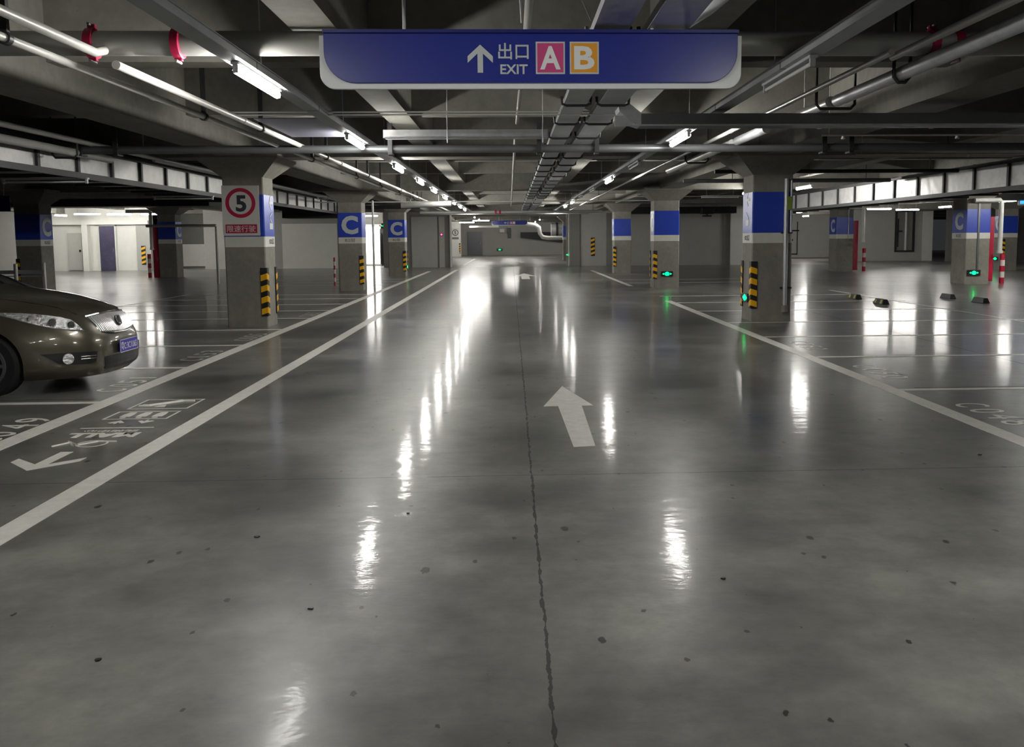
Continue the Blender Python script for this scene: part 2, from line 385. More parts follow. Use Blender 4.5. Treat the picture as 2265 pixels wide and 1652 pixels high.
# arrow, strokes and panels on its aisle face
g = MB()
for poly in ([(-.12,.0),(.0,.10),(.12,.0),(.12,-.06),(.025,.02),(.025,-.16),(-.025,-.16),(-.025,.02),(-.12,-.06)],):
    g.prism([(-y, x) for x, y in poly][::-1], 0, .003, put('right', .1, 2.22))
g.box(-.10,.10,-.015,.015,0,.003, put('right', .1, 2.0) @ Matrix.Rotation(.5,4,'Z'))
g.box(-.08,.08,-.015,.015,0,.003, put('right', .1, 1.90) @ Matrix.Rotation(-.5,4,'Z'))
g.box(-.11,.11,-.055,.055,0,.003, put('right', .1, 1.80)); g.build('arrow_marking', M_LETTER, tL1)
tL2, *_ = column(-5.21, -4.49, YB, YB+.7, 'concrete column with a large C facing the camera, beside the white shutter wall', letter=['front'], writing=[B2('front')])
tL3, *_ = column(-5.12, -4.42, YC-.4, YC+.3, 'third concrete column along the left of the aisle, smaller C, before the grey shutter wall', letter=['front'], writing=[B2('front')])
tR1, hx, hy, putr = column(4.38, 5.11, YA+.05, YA+.72, 'concrete column on the right of the aisle with a grey downpipe on its blue band',
                          writing=[('left', .0, 1.525, 'B2层', .10, .3, M_INK)])
g = MB()
g.prism([(-y, x) for x, y in [(-.12,.0),(.0,.10),(.12,.0),(.12,-.06),(.025,.02),(.025,-.16),(-.025,-.16),(-.025,.02),(-.12,-.06)]][::-1], 0, .003, putr('left', 0, 2.22))
g.box(-.10,.10,-.015,.015,0,.003, putr('left', 0, 1.93) @ Matrix.Rotation(-.6,4,'Z'))
g.box(-.11,.11,-.055,.055,0,.003, putr('left', 0, 1.80)); g.build('arrow_marking', M_LETTER, tR1)
tR2, *_ = column(4.37, 5.14, YB-.05, YB+.65, 'concrete column with a green exit lamp low on its face, right of the aisle', letter=['left'])
tR3, *_ = column(4.47, 5.22, 38.3, 39.0, 'smallest blue-banded column right of the aisle, dark blue band', letter=['left'])
tA, *_ = column(-14.45, -13.72, 26.4, 27.1, 'column at the far left above the car, with its C seen edge-on', letter=['right'], writing=[B2('right')])
tB, *_ = column(-14.97, -14.22, 38.2, 38.9, 'column at the left with a dark red hydrant cabinet on its left side', letter=['right'], writing=[B2('right')])
tC, *_ = column(14.07, 14.81, 37.8, 38.7, 'column right of the pipe-carrying one, with a dark red cabinet on its right side', letter=['left'])
tD, *_ = column(14.28, 15.05, 27.3, 28.2, 'brightly lit column at the right with a green exit lamp near its foot', letter=['left'], writing=[B2('left')])
tE, *_ = column(21.3, 21.95, 37.6, 38.3, 'column at the far right edge, behind the bright red cabinet', letter=['left'])
MB().box(-.03, .03, -.475, -.45, .45, 3.0).build('conduit', M_MIDM, tD)
MB().box(.12, .15, -.475, -.45, 1.4, 3.0).build('conduit', M_GALV, tC)

# columns beyond the opening
t = thing('concrete_column', (-4.75, 76.5, 0), 'white column beyond the opening carrying a small speed limit 5 sign', 'column', 'columns beyond the opening')
MB().box(-.45, .45, -.4, .4, 0, 3.0).build('shaft', M_WHITE, t)
t2, *_ = column(3.55, 4.4, 60, 60.8, 'blue-banded column beyond the opening beside the round duct', letter=['front', 'left'])
t3 = thing('concrete_column', (3.05, 49.5, 0), 'grey jamb column at the right of the far opening', 'column', 'columns beyond the opening')
MB().box(.05, .2, -.5, .3, 0, 3.0).build('shaft', M_COLM, t3)

# ================================================================ CORNER GUARDS
GUARD = None
def corner_guard(x, y, sx, sy, z0, label, h=.86, w=.10):
    """rubber L-section on the corner at (x,y); sx,sy point outwards"""
    t = thing('corner_guard', (x, y, z0), label, 'corner guard', 'black and yellow rubber corner guards')
    th = .022
    def L(w, th, c):
        p = [(-w, 0), (-w, th), (th - c, th), (th, th - c), (th, -w), (0, -w), (0, 0)]
        q = [(a * sx, b * sy) for a, b in p]
        return q if sx * sy < 0 else q[::-1]
    MB().prism(L(w, th, .012), 0, h).build('rubber_body', M_RUBBER, t)
    for k in range(4):
        z = .075 + k * .2; q = L(w - .006, th + .003, .012)
        n = len(q); b = MB()
        def sl(p): return -.045 * (abs(p[0]) + abs(p[1])) / w
        v = [(a, c, z + sl((a, c))) for a, c in q] + [(a, c, z + .105 + sl((a, c))) for a, c in q]
        b.add(v, [tuple(range(n-1,-1,-1)), tuple(range(n, 2*n))] + [(i,(i+1)%n,n+(i+1)%n,n+i) for i in range(n)])
        b.build('yellow_band', M_YEL, t)
    return t
corner_guard(-4.36, YA, 1, -1, .20, 'yellow and black corner guard on the near corner of the speed sign column')
corner_guard(-4.36, YA+.66, 1, 1, .20, 'yellow and black corner guard on the rear corner of the speed sign column')
corner_guard(-4.49, YB, 1, -1, .2, 'corner guard on the near corner of the large C column')
corner_guard(-4.42, YC-.4, 1, -1, .2, 'corner guard on the small C column left of the aisle')
corner_guard(-4.42, YC+.3, 1, 1, .2, 'corner guard on the rear corner of the small C column left of the aisle')
corner_guard(4.38, YA+.05, -1, -1, .24, 'yellow and black corner guard on the near corner of the column with the downpipe')
corner_guard(4.38, YA+.72, -1, 1, .24, 'corner guard on the rear corner of the column with the downpipe')
corner_guard(4.37, YB-.05, -1, -1, .28, 'corner guard left of the green exit lamp column')
corner_guard(4.37, YB+.65, -1, 1, .28, 'corner guard on the rear corner of the green exit lamp column')
corner_guard(4.47, 38.3, -1, -1, .3, 'corner guard on the smallest blue column right of the aisle')
for loc, lab in (((4.5, BACK, .55), 'striped guard fixed flat on the grey end wall right of the aisle'), ((-19.4, 47.5, .3), 'striped guard on the grey strip right of the violet door')):
  t = thing('corner_guard', loc, lab, 'corner guard', 'black and yellow rubber corner guards')
  MB().box(-.11, .11, -.03, 0, 0, 1.0).build('rubber_body', M_RUBBER, t)
  for k in range(4): MB().add([(-.108,-.033,.05+k*.24),(.108,-.033,.13+k*.24),(.108,-.033,.25+k*.24),(-.108,-.033,.17+k*.24),(-.108,-.029,.05+k*.24),(.108,-.029,.13+k*.24),(.108,-.029,.25+k*.24),(-.108,-.029,.17+k*.24)], [(0,1,2,3),(7,6,5,4),(0,4,5,1),(1,5,6,2),(2,6,7,3),(3,7,4,0)]).build('yellow_band', M_YEL, t)
corner_guard(-14.45, 26.4, -1, -1, .2, 'corner guard on the far left column just above the car bonnet')
corner_guard(21.3, 37.6, -1, -1, .5, 'corner guard above the red and white post at the far right')
corner_guard(-4.35, 76.1, 1, -1, .3, 'black and white corner guard on the white column beyond the opening')
# ================================================================ SIGNS
def rounded(x0, x1, z0, z1, r, n=10):
    """rectangle with rounded bottom corners, counter-clockwise"""
    p = []
    for k in range(n + 1):
        a = PI + k * PI / 2 / n; p.append((x0 + r + r * math.cos(a), z0 + r + r * math.sin(a)))
    for k in range(n + 1):
        a = 1.5 * PI + k * PI / 2 / n; p.append((x1 - r + r * math.cos(a), z0 + r + r * math.sin(a)))
    return p + [(x1, z1), (x0, z1)]
def exit_sign(loc, label, rods=True, k=1.0):
    t = thing('exit_sign', loc, label, 'sign', 'blue hanging exit signs')
    def P(h): return front((0, h, 0))
    # local: x -1.395..1.395, z 0 (bottom) .. .37
    MB().prism(rounded(-1.395, 1.395, 0, .345, .10), 0, .03, front((0, 0, 0))).build('white_panel', M_SIGNW, t, bevel=.004)
    MB().prism(rounded(-1.362, 1.362, .036, .352, .20), 0, .025, front((0, -.03, 0))).build('blue_panel', M_SIGNB, t, bevel=.003)
    MB().box(-1.362, 1.362, -.085, .06, .352, .372).build('top_cap', M_SIGNBD, t)
    f = -.0555
    ar = [(-.083,.0),(0,.075),(.083,.0),(.083,-.042),(.018,.018),(.018,-.105),(-.018,-.105),(-.018,.018),(-.083,-.042)]
    MB().prism(ar[::-1], 0, .003, front((-.343, f, .205))).build('arrow', M_LETTER, t)
    for txt, x, z, h, w, b, nm in (('出口', -.125, .238, .105, .200, .012, 'chinese_lettering'), ('EXIT', -.122, .122, .062, .180, .02, 'exit_lettering')):
        V, Fc = text_mesh(txt, h, b, .003, w); MB().add(V, Fc, front((x, f, z))).build(nm, M_LETTER, t)
    for ch, x, m, nm in (('A', .118, M_PINK, 'pink_tile'), ('B', .342, M_ORANGE, 'orange_tile')):
        q = MB().box(-.096, .096, f-.002, f+.002, -.104, .104, Matrix.Translation((x, 0, .195))).build(nm + '_border', M_LETTER, t)
        r = MB().box(-.086, .086, f-.004, f, -.094, .094, Matrix.Translation((x, 0, .195))).build(nm, m, q)
        V, Fc = text_mesh(ch, .150, .03, .003, .135); MB().add(V, Fc, front((x, f-.004, .195))).build('letter', M_SIGNW, q)
    if rods:
        for x, zt in ((-.84, 1.385), (.80, .394 if loc[1] < 10 else 1.385)):
            MB().tube([(x, -.012, .372), (x, -.012, zt)], .0115, 8).build('hanger_rod', M_GALV, t)
    return t
exit_sign((.155, 6.0, 2.535), 'large blue EXIT A B sign hanging overhead near the camera')
exit_sign((-.08, 69.0, 2.55), 'tiny blue exit sign hanging far down beyond the opening', k=1)

t = thing('speed_limit_sign', (-4.755, YA-.012, 1.63), 'white speed limit 5 sign with red ring on the column behind the car', 'sign')
MB().box(-.325, .325, -.012, 0, 0, .88).build('white_board', M_PLATEW, t, bevel=.004)
b = MB(); annulus(b, .198, .262, 0, .003, front((0, -.0125, .575))); b.build('red_ring', M_RED, t)
V, Fc = text_mesh('5', .29, .035, .003, .185); MB().add(V, Fc, front((.01, -.0125, .565))).build('numeral', M_INK, t)
q = MB().box(-.275, .275, -.0155, -.012, .045, .20).build('red_strip', M_RED, t)
V, Fc = text_mesh('限速行驶', .118, .006, .003, .50); MB().add(V, Fc, front((0, -.0156, .123))).build('lettering', M_PLATEW, q)
t = thing('speed_limit_sign', (-4.75, 76.1-.012, 1.45), 'small distant speed limit 5 sign on the white column beyond the opening', 'sign')
MB().box(-.34, .34, -.01, 0, 0, 1.0).build('white_board', M_PLATEW, t)
b = MB(); annulus(b, .21, .27, 0, .003, front((0, -.0105, .62))); b.build('ring', M_DARKM, t)
V, Fc = text_mesh('5', .28, .03, .003, .18); MB().add(V, Fc, front((0, -.0105, .62))).build('numeral', M_INK, t)
MB().box(-.28, .28, -.013, -.01, .06, .22).build('grey_strip', M_MIDM, t)

def exit_lamp(loc, label, rot=0., w=.36, h=.16):
    t = thing('exit_lamp', loc, label, 'exit lamp', 'small green evacuation lamps', rz=rot)
    MB().box(-w/2, w/2, -.03, 0, -h/2, h/2).build('lamp_case', M_BLACK, t)
    fig = MB().box(-.035, .035, -.033, -.030, -.055, .055).prism(ring_poly(.02, 12), 0, .003, front((0, -.030, .045)))
    fig.box(-.06, .06, -.033, -.030, -.045, -.032).box(-.06, -.048, -.033, -.030, -.045, .05).box(.048, .06, -.033, -.030, -.045, .05)
    for s in (-1, 1):
        fig.prism([(s*.15, 0), (s*.10, .03), (s*.10, -.03)] if s < 0 else [(s*.15, 0), (s*.10, -.03), (s*.10, .03)][::-1], 0, .003, front((0, -.030, 0)))
        fig.box(min(s*.07, s*.11), max(s*.07, s*.11), -.033, -.030, -.012, .012)
    fig.build('green_symbol', M_GREEN, t)
    return t
exit_lamp((4.77, YB-.05-.006, .43), 'green exit lamp low on the right aisle column with pale blue band')
exit_lamp((14.56, 27.3-.008, .36), 'green exit lamp low on the brightly lit right-hand column', w=.42, h=.18)
exit_lamp((4.38-.006, YA+.38, .42), 'green exit lamp seen edge-on between the two guards of the downpipe column', rot=-PI/2)
exit_lamp((-4.42+.006, YC-.05, .38), 'green exit lamp edge-on beside the small C column guard', rot=PI/2)
exit_lamp((21.294, 38.1, .5), 'green exit lamp behind the bright red cabinet at the far right', rot=-PI/2)
exit_lamp((-1.05, 82.3, .5), 'green exit lamp on the far end wall', w=.55, h=.22)
exit_lamp((4.0, 59.99, .55), 'green exit lamp on the column beyond the opening', w=.3)
exit_lamp((3.19, 48.97, .62), 'green exit lamp on the right jamb of the far opening', w=.12)
exit_lamp((-7.15, 50.4, 2.3), 'green lamp hanging high above the lit doorway on the left', w=.3, h=.3)
t = thing('signal_lamp', (-3.78, BACK-.075, 1.78), 'tiny red glowing lamp on the grey end wall left of the opening', 'lamp')
MB().box(-.07, .07, -.03, 0, -.07, .07).build('lamp_case', M_BLACK, t); MB().prism(ring_poly(.05, 14), 0, .004, front((0, -.03, 0))).build('red_lens', M_REDLED, t)

# the bright blue sign cut by the right edge, and the dark one cut by the left edge
t = thing('hanging_sign', (19.27, 32.5, 2.63), 'bright blue sign with a white frame at the right edge', 'sign')
MB().box(-.35, .9, -.02, .02, 0, .42).build('white_frame', M_SIGNW, t, bevel=.02); MB().box(-.28, .85, -.026, -.02, .06, .36).build('blue_face', emis('lit_blue_face', (.03, .2, .75), .9), t)
MB().tube([(-.2, 0, .42), (-.2, 0, 1.0)], .012, 6).build('hanger_rod', M_GALV, t)
t = thing('hanging_sign', (-13.1, 23.0, 2.32), 'dark blue sign cut off by the left edge above the parked car', 'sign')
MB().box(-.9, .45, -.02, .02, 0, .4).build('blue_panel', M_SIGNBD, t, bevel=.02)
for x in (-.6, .3): MB().tube([(x, 0, .4), (x, 0, 1.2)], .012, 6).build('hanger_rod', M_GALV, t)

# ================================================================ FLOOR MARKINGS
MARK = 'painted lines on the floor'
def strip(name, x0, x1, y0, y1, label, m=M_LINE, group=MARK, h=.0022, z=0):
    return tag(MB().box(x0, x1, y0, y1, z, z + h).build(name, m), label, 'floor marking', group)
strip('lane_line', -2.80, -2.635, 1.2, 44.2, 'inner white line of the walking lane, nearest the aisle centre')
strip('lane_line', -4.01, -3.83, 1.2, 42.6, 'white line along the ends of the left parking bays')
strip('lane_line', 3.74, 3.905, 1.2, 21.4, 'white line along the right parking bays, running off at the right edge')
strip('lane_line', 3.74, 3.90, 28.0, 42.0, 'short distant piece of white line right of the aisle')
strip('lane_line', -2.86, -2.70, 51.5, 68.0, 'short white line on the pale floor beyond the opening')
for k, y in enumerate((6.3, 8.56, 10.87, 13.15, 15.42, 17.62, 19.5, 21.4, 23.4, 25.2, 30.2, 32.4, 34.6)):
    w = .055
    nm = ['nearest', 'second', 'third', 'fourth', 'fifth', 'sixth', 'seventh', 'eighth', 'ninth', 'tenth', 'eleventh', 'twelfth', 'thirteenth'][k]
    strip('bay_line', -9.3, -4.012, y - w, y + w, 'white divider between left parking bays, %s from the camera' % nm, group='dividers of the left parking bays', h=.002)
for k, y in enumerate((6.15, 8.64, 11.1, 13.43, 15.75, 18.3, 20.7, 23.1, 30.0, 32.3)):
    nm = ['nearest', 'second', 'third', 'fourth', 'fifth', 'sixth', 'seventh', 'eighth', 'ninth', 'tenth'][k]
    strip('bay_line', 3.908, 9.4, y - .05, y + .05, 'white divider between right parking bays, %s from the camera' % nm, group='dividers of the right parking bays', h=.002)
strip('bay_line', 9.1, 9.2, 8.6, 25, 'faint line closing the right parking bays', M_LINEW, group='dividers of the right parking bays')
strip('bay_line', -9.4, -9.3, 11.0, 26, 'faint line closing the left parking bays', M_LINEW, group='dividers of the left parking bays')
# straight-ahead arrows
ARW = [(0.0,-1.35),(.165,-1.35),(.20,.0),(.345,.0),(.06,1.08),(-.10,.0),(.02,.0)]
def aisle_arrow(pts, label):
    return tag(MB().prism(pts, 0, .0022).build('painted_arrow', M_LINE), label, 'floor marking', 'straight-ahead arrows')
aisle_arrow([(.450,6.43),(.614,6.45),(.640,8.04),(.748,8.04),(.520,9.14),(.284,8.03),(.420,8.04)], 'white arrow painted in the middle of the aisle near the camera')
aisle_arrow([(.40,33.6),(.72,33.6),(.72,36.2),(1.0,36.2),(.56,39.0),(.12,36.2),(.40,36.2)], 'small distant white arrow painted in the aisle')
aisle_arrow([(.55,56),(.8,56),(.8,57.5),(1.05,57.5),(.68,60),(.3,57.5),(.55,57.5)], 'tiny white arrow on the pale floor beyond the opening')
# bay numbers
def bay_number(txt, xc, ys, side, label, m=M_LINE, h=.30):
    """letters one by one along y; side -1 = left bays (read facing -X), +1 = right bays"""
    b = MB()
    for ch, y in zip(txt, ys):
        V, Fc = text_mesh(ch, h, .0, .0022, .17 if ch != '1' else .06)
        Mx = frame_mat((xc, y, 0), (0, 1, 0), (-1, 0, 0)) if side < 0 else frame_mat((xc, y, 0), (0, -1, 0), (1, 0, 0))
        b.add(V, Fc, Mx)
    return tag(b.build('bay_number', m), label, 'floor marking', 'painted bay numbers')
bay_number('C049', -4.18, (6.95, 7.18, 7.48, 7.74), -1, 'white bay number C049 on the floor at the left edge')
bay_number('C051', -4.20, (9.27, 9.58, 9.82, 10.08), -1, 'white bay number C051 on the floor in front of the car')
bay_number('C053', -4.20, (11.6, 11.88, 12.16, 12.44), -1, 'worn bay number C053 on the floor', M_LINEW)
bay_number('C055', -4.20, (13.85, 14.12, 14.4, 14.68), -1, 'worn bay number C055 in front of the speed sign column', M_LINEW)
bay_number('C057', -4.20, (18.1, 18.38, 18.66, 18.94), -1, 'worn bay number C057 behind the speed sign column', M_LINEW)
bay_number('C048', 4.19, (7.8, 7.53, 7.27, 7.03), 1, 'white bay number C048 near the right edge')
bay_number('C050', 4.20, (10.27, 9.98, 9.72, 9.44), 1, 'white bay number C050 on the right bay floor')
bay_number('C052', 4.20, (12.7, 12.42, 12.16, 11.9), 1, 'worn bay number C052 on the right bay floor', M_LINEW)
# wayfinding panel in the walking lane
t = thing('wayfinding_marking', (-3.3, 6.9, 0), 'white arrow, MALL lettering and lift and escalator symbols painted in the walking lane', 'floor marking')
def R(px, py): return (px + 3.3, py - 6.9)
def fp(b, pts, z=0): return b.prism([R(*p) for p in pts], z, z + .0022)
fp(MB(), [(-3.55,6.24),(-3.31,6.00),(-3.07,6.24),(-3.07,6.345),(-3.255,6.17),(-3.255,6.53),(-3.345,6.53),(-3.345,6.17),(-3.55,6.345)]).build('arrow', M_LINE, t)
def frame(b, x0, x1, y0, y1, w=.018):
    for r in ((x0,x1,y0,y0+w),(x0,x1,y1-w,y1),(x0,x0+w,y0+w,y1-w),(x1-w,x1,y0+w,y1-w)):
        b.box(r[0]+3.3, r[1]+3.3, r[2]-6.9, r[3]-6.9, 0, .0022)
b = MB(); frame(b, -3.575, -3.02, 8.19, 8.67); b.build('escalator_frame', M_LINE, t)
b = MB(); b.tube([(*R(-3.52, 8.33), .002), (*R(-3.42, 8.33), .002), (*R(-3.18, 8.56), .002), (*R(-3.08, 8.56), .002)], .012, 4); b.tube([(*R(-3.50, 8.38), .002), (*R(-3.44, 8.38), .002), (*R(-3.21, 8.60), .002)], .008, 4)
fp(b, [(-3.36,8.27),(-3.26,8.27),(-3.29,8.40),(-3.34,8.36)]); b.build('escalator_symbol', M_LINE, t)
b = MB(); frame(b, -3.59, -3.03, 7.72, 8.07); b.build('lift_frame', M_LINE, t)
b = MB()
for x in (-3.44, -3.30, -3.16):
    fp(b, [(x-.045,7.83),(x+.045,7.83),(x+.045,7.93),(x+.03,8.03),(x-.03,8.03),(x-.045,7.93)]); b.prism(ring_poly(.026, 12), 0, .0022, Matrix.Translation((x+3.3, 7.79-6.9, 0)))
b.build('lift_people_symbols', M_LINE, t)
b = MB()
fp(b, [(-3.24,7.63),(-3.17,7.535),(-3.10,7.63),(-3.13,7.65),(-3.17,7.60),(-3.21,7.65)]); fp(b, [(-3.16,7.60),(-3.16,7.68),(-3.18,7.68),(-3.18,7.60)])
fp(b, [(-3.47,7.57),(-3.44,7.55),(-3.40,7.60),(-3.36,7.55),(-3.33,7.57),(-3.40,7.67)]); fp(b, [(-3.39,7.53),(-3.39,7.60),(-3.41,7.60),(-3.41,7.53)])
b.build('up_down_arrows', M_LINE, t)
MB().box(-.30, .30, .450, .475, 0, .0022).build('rule', M_LINE, t)
V, Fc = text_mesh('购物中心', .075, 0, .0022, .44); MB().add(V, Fc, frame_mat((0, .345, 0), (-1, 0, 0), (0, -1, 0))).build('small_lettering', M_LINE, t)
V, Fc = text_mesh('MALL', .17, .05, .0022, .56); MB().add(V, Fc, frame_mat((0, .19, 0), (-1, 0, 0), (0, -1, 0))).build('mall_lettering', M_LINE, t)
b = MB(); annulus(b, .10, .115, 0, .0022, Matrix.Translation((.06, -.11, 0))); b.tube([(-.20, -.20, .001), (-.12, -.06, .001), (-.02, -.16, .001), (.08, -.04, .001), (.22, -.05, .001)], .009, 4)
b.tube([(-.16, -.02, .001), (-.05, -.18, .001)], .008, 4); b.build('line_drawing', M_LINE, t)

# ================================================================ LAMPS
def make_lamp(lit):
    t = thing('tube_lamp', (0, 0, 0), '', 'lamp')
    MB().box(-.032, .032, -.64, .64, .036, .060).build('housing', M_HOUS, t, bevel=.006)
    MB().tube([(0, -.61, 0), (0, -.59, 0), (0, .59, 0), (0, .61, 0)], [.018, .031, .031, .018] if lit else [.014, .016, .016, .014], 14).build('tube', M_TUBE if lit else M_TUBEOFF, t, smooth=True)
    for s in (-1, 1): MB().box(-.02, .02, s*.61 - .015, s*.61 + .015, -.025, .04).build('end_holder', M_HOUS, t)
    return t
ORD = ['nearest','second','third','fourth','fifth','sixth','seventh','eighth','ninth','tenth','eleventh','twelfth','thirteenth']
LIT = make_lamp(True); OFF = make_lamp(False)
def add_rods(t):
    for s in (-1, 1): MB().tube([(0, s*.45, .060), (0, s*.45, 1.085)], .007, 6).build('hanger_rod', M_GALV, t)
    return t
HLIT = add_rods(make_lamp(True)); HOFF = add_rods(make_lamp(False))
used = set()
def place_lamp(x, y, z, label, lit=True, rz=0., group=None):
    fixed = x in (LXL, LXR) or z < 2.5
    src = (LIT if lit else OFF) if fixed else (HLIT if lit else HOFF)
    if src in used: r = copy_tree(src, (x, y, z), label)
    else: r = src; used.add(src); r.location = (x, y, z); r['label'] = label
    if not fixed: r.location.z = 2.86
    r.rotation_euler = (0, 0, rz)
    if group: r['group'] = group
    elif 'group' in r: del r['group']
    return r
LXL, LXR, LZ = -2.09, 2.29, 2.85
for k, y in enumerate((7.6, 12.2, 16.8, 20.8, 24.5, 28.6, 33.0, 36.9, 40.6, 45.4)):
    place_lamp(LXL, y, LZ, 'lit tube lamp in the row left of the aisle, %s from the camera' % ORD[k], group='lit lamps of the left row')
for k, y in enumerate((12.0, 20.6, 32.9, 37.1, 45.6)):
    place_lamp(LXR, y, LZ, 'lit tube lamp in the row right of the aisle, %s from the camera' % ORD[k], group='lit lamps of the right row')
for y, l in ((7.35, 'unlit tube lamp on the trunking right of the big exit sign'), (16.4, 'unlit tube lamp between the first two lit ones of the right row'), (24.8, 'unlit tube lamp beyond the second lit one of the right row'), (28.9, 'unlit tube lamp before the third lit one of the right row')):
    place_lamp(LXR, y, LZ, l, False)
for k, y in enumerate((3.3, -1.2, -5.6, -10)): place_lamp(LXL, y, LZ, 'lit tube lamp of the left row behind the camera, %s back' % ORD[k])
for k, y in enumerate((3.0, -5.8)): place_lamp(LXR, y, LZ, 'lit tube lamp of the right row behind the camera, %s back' % ORD[k])
# beyond the opening; the hidden and corner lamps are added to brighten the zone
for x, y, l in ((-2.25, 55.5, 'lit tube lamp just beyond the opening, left'), (-2.2, 62, 'lit tube lamp beyond the opening over the white glare'), (-2.2, 66, 'second lit tube lamp beyond the opening over the white glare'), (2.1, 64, 'lit tube lamp beyond the opening, right of the tiny sign'), (-3.6, 73, 'lit tube lamp deep beyond the opening, leftmost'), (2.0, 72, 'lit tube lamp deep beyond the opening above the round duct'), (-5.5, 70, 'lit tube lamp beyond the opening left of the white column'), (5, 56, 'added brightening tube lamp beyond the opening, unseen right of the jamb'), (-6, 58, 'added brightening tube lamp beyond the opening, unseen left of the jamb'), (-8, 77, 'added brightening tube lamp in the far left corner beyond the opening'), (6, 78, 'added brightening tube lamp in the far right corner beyond the opening'), (0, 74, 'lit tube lamp deep beyond the opening behind the tiny sign')):
    place_lamp(x, y, LZ if y < 60 else 2.7, l, rz=PI/2 if x in (0, -3.6) or y == 66 else 0)
# right-hand part of the garage
for x, y, z, rz, l in ((8.0, 24.0, 2.85, 0, 'lit tube lamp just right of the column with the downpipe'), (7.15, 26.5, 2.85, 0, 'lit tube lamp just left of the column with the downpipe'), (15.9, 48.2, 2.85, 0, 'lit tube lamp above the deep white wall'),
                       (18.3, 43.5, 2.85, PI/2, 'left one of two overlapping lit tubes over the grey wall'), (20.5, 45.2, 2.95, PI/2, 'right one of two overlapping lit tubes over the grey wall'),
                       (20.4, 41.0, 2.85, 0, 'lit tube lamp just left of the brightly lit column'), (19.5, 34.2, 2.82, 0, 'lit tube lamp beside the blue sign at the right edge'),
                       (15.5, 24.4, 2.85, PI/2, 'lit tube lamp past the right edge beside the lit column'), (13.2, 20.6, 2.85, 0, 'lit tube lamp past the right edge lighting the right bays'),
                       (19.3, 19, 2.85, 0, 'lit tube lamp far past the right edge'), (12.8, 12.0, 2.85, 0, 'lit tube lamp beyond the right edge level with the near bays'), (19, 27, 2.85, 0, 'lit tube lamp beyond the right edge behind the duct'), (17.0, 24.6, 2.85, PI/2, 'added tube lamp past the right edge that brightens the lit column'), (30, 40, 2.85, 0, 'lit tube lamp deep at the far right'),  # lamp that brightens the lit column is an added, unseen one
                       (17, 58, 2.85, 0, 'added tube lamp brightening the deep white wall'), (19.5, 58, 2.85, 0, 'second added tube lamp brightening the deep white wall')):  # both added to brighten the deep white wall
    place_lamp(x, y, z, l, rz=rz)
# left-hand part
for x, y, z, rz, l in ((-20.4, 43.6, 2.8, PI/2, 'lit tube lamp before the white walls at the left, left of the pair'), (-19.2, 44.4, 2.8, PI/2, 'lit tube lamp before the white walls at the left, right of the pair'), (-17.6, 44.5, 2.8, PI/2, 'lit tube lamp above the violet door wall'),
                       (-22.6, 45.5, 2.8, 0, 'small lit tube lamp at the left above the off-white door'), (-16.6, 44.0, 2.8, 0, 'lit tube lamp left of the dark red cabinet column'), (-22.5, 38, 2.8, PI/2, 'lit tube lamp over the far left lane'), (-22.8, 31.5, 2.6, PI/2, 'lit tube lamp at the left edge'),
                       (-8.1, 50.4, 2.9, PI/2, 'lit tube lamp in the recess of the bright doorway')):
    place_lamp(x, y, z, l, rz=rz)
for x, y, z, rz, l in ((-6.95, 13.6, 2.44, PI/2, 'unlit tube lamp at the left edge below the duct'), (-6.95, 19.2, 2.44, PI/2, 'unlit tube lamp left of the speed sign column'), (7.0, 29.5, 2.85, PI/2, 'unlit tube lamp left of the downpipe column'), (-5.6, 29.0, 2.7, PI/2, 'unlit tube lamp between the first two left columns')):
    place_lamp(x, y, z, l, False, rz)

# ================================================================ TRUNKING, TRAYS, PIPES
def trunking(x, y0, y1, label):
    t = thing('cable_trunking', (x, 0, LZ + .060), label, 'cable trunking', 'long trunking that carries the lamps')
    MB().box(-.075, .075, y0, y1, 0, .055).build('trunk', M_TRUNK, t)
    MB().box(-.09, .09, y0, y1, .055, .060).build('lid', M_TRUNK, t)
    y = y0 + 1.4
    while y < y1:
        MB().tube([(.0, y, .058), (.0, y, 1.01)], .006, 6).build('drop_rod', M_GALV, t); y += 3.66
    y = y0 + .9
    while y < min(y1, 30): MB().box(-.077, .077, y - .012, y + .012, -.003, .058).build('joint_cover', M_MIDM, t); y += 2.3
trunking(LXL, -12, 52, 'long grey trunking carrying the left row of lamps')
trunking(LXR, -12, 48, 'long grey trunking carrying the right row of lamps')
def tray(x0, x1, z, y0, y1, label, name='cable_tray'):
    t = thing(name, ((x0+x1)/2, 0, z), label, 'cable tray', 'paired cable trays right of the aisle centre')
    w = (x1-x0)/2
    MB().box(-w, w, y0, y1, 0, .006).box(-w, -w+.006, y0, y1, .006, .062).box(w-.006, w, y0, y1, .006, .062).build('tray', M_GALV, t)
    y = 3.2
    while y < y1:
        MB().tube([(-w-.032, y, .06), (-w-.025, y, -.012), (-w+.02, y, -.030), (w-.02, y, -.030), (w+.025, y, -.012), (w+.032, y, .06)], .014, 6).build('cradle', M_DARKM, t)
        y += 1.5 if y < 30 else 2.4
    y = 4.7
    while y < y1: MB().tube([(w+.03, y, .0), (w+.03, y, 1.04)], .005, 5).build('drop_rod', M_GALV, t); y += 4.5
    return t
tray(.565, .805, 2.93, .5, 46, 'left one of the two long cable trays right of the aisle centre')
tray(.925, 1.20, 2.93, .5, 46, 'right one of the two long cable trays right of the aisle centre')
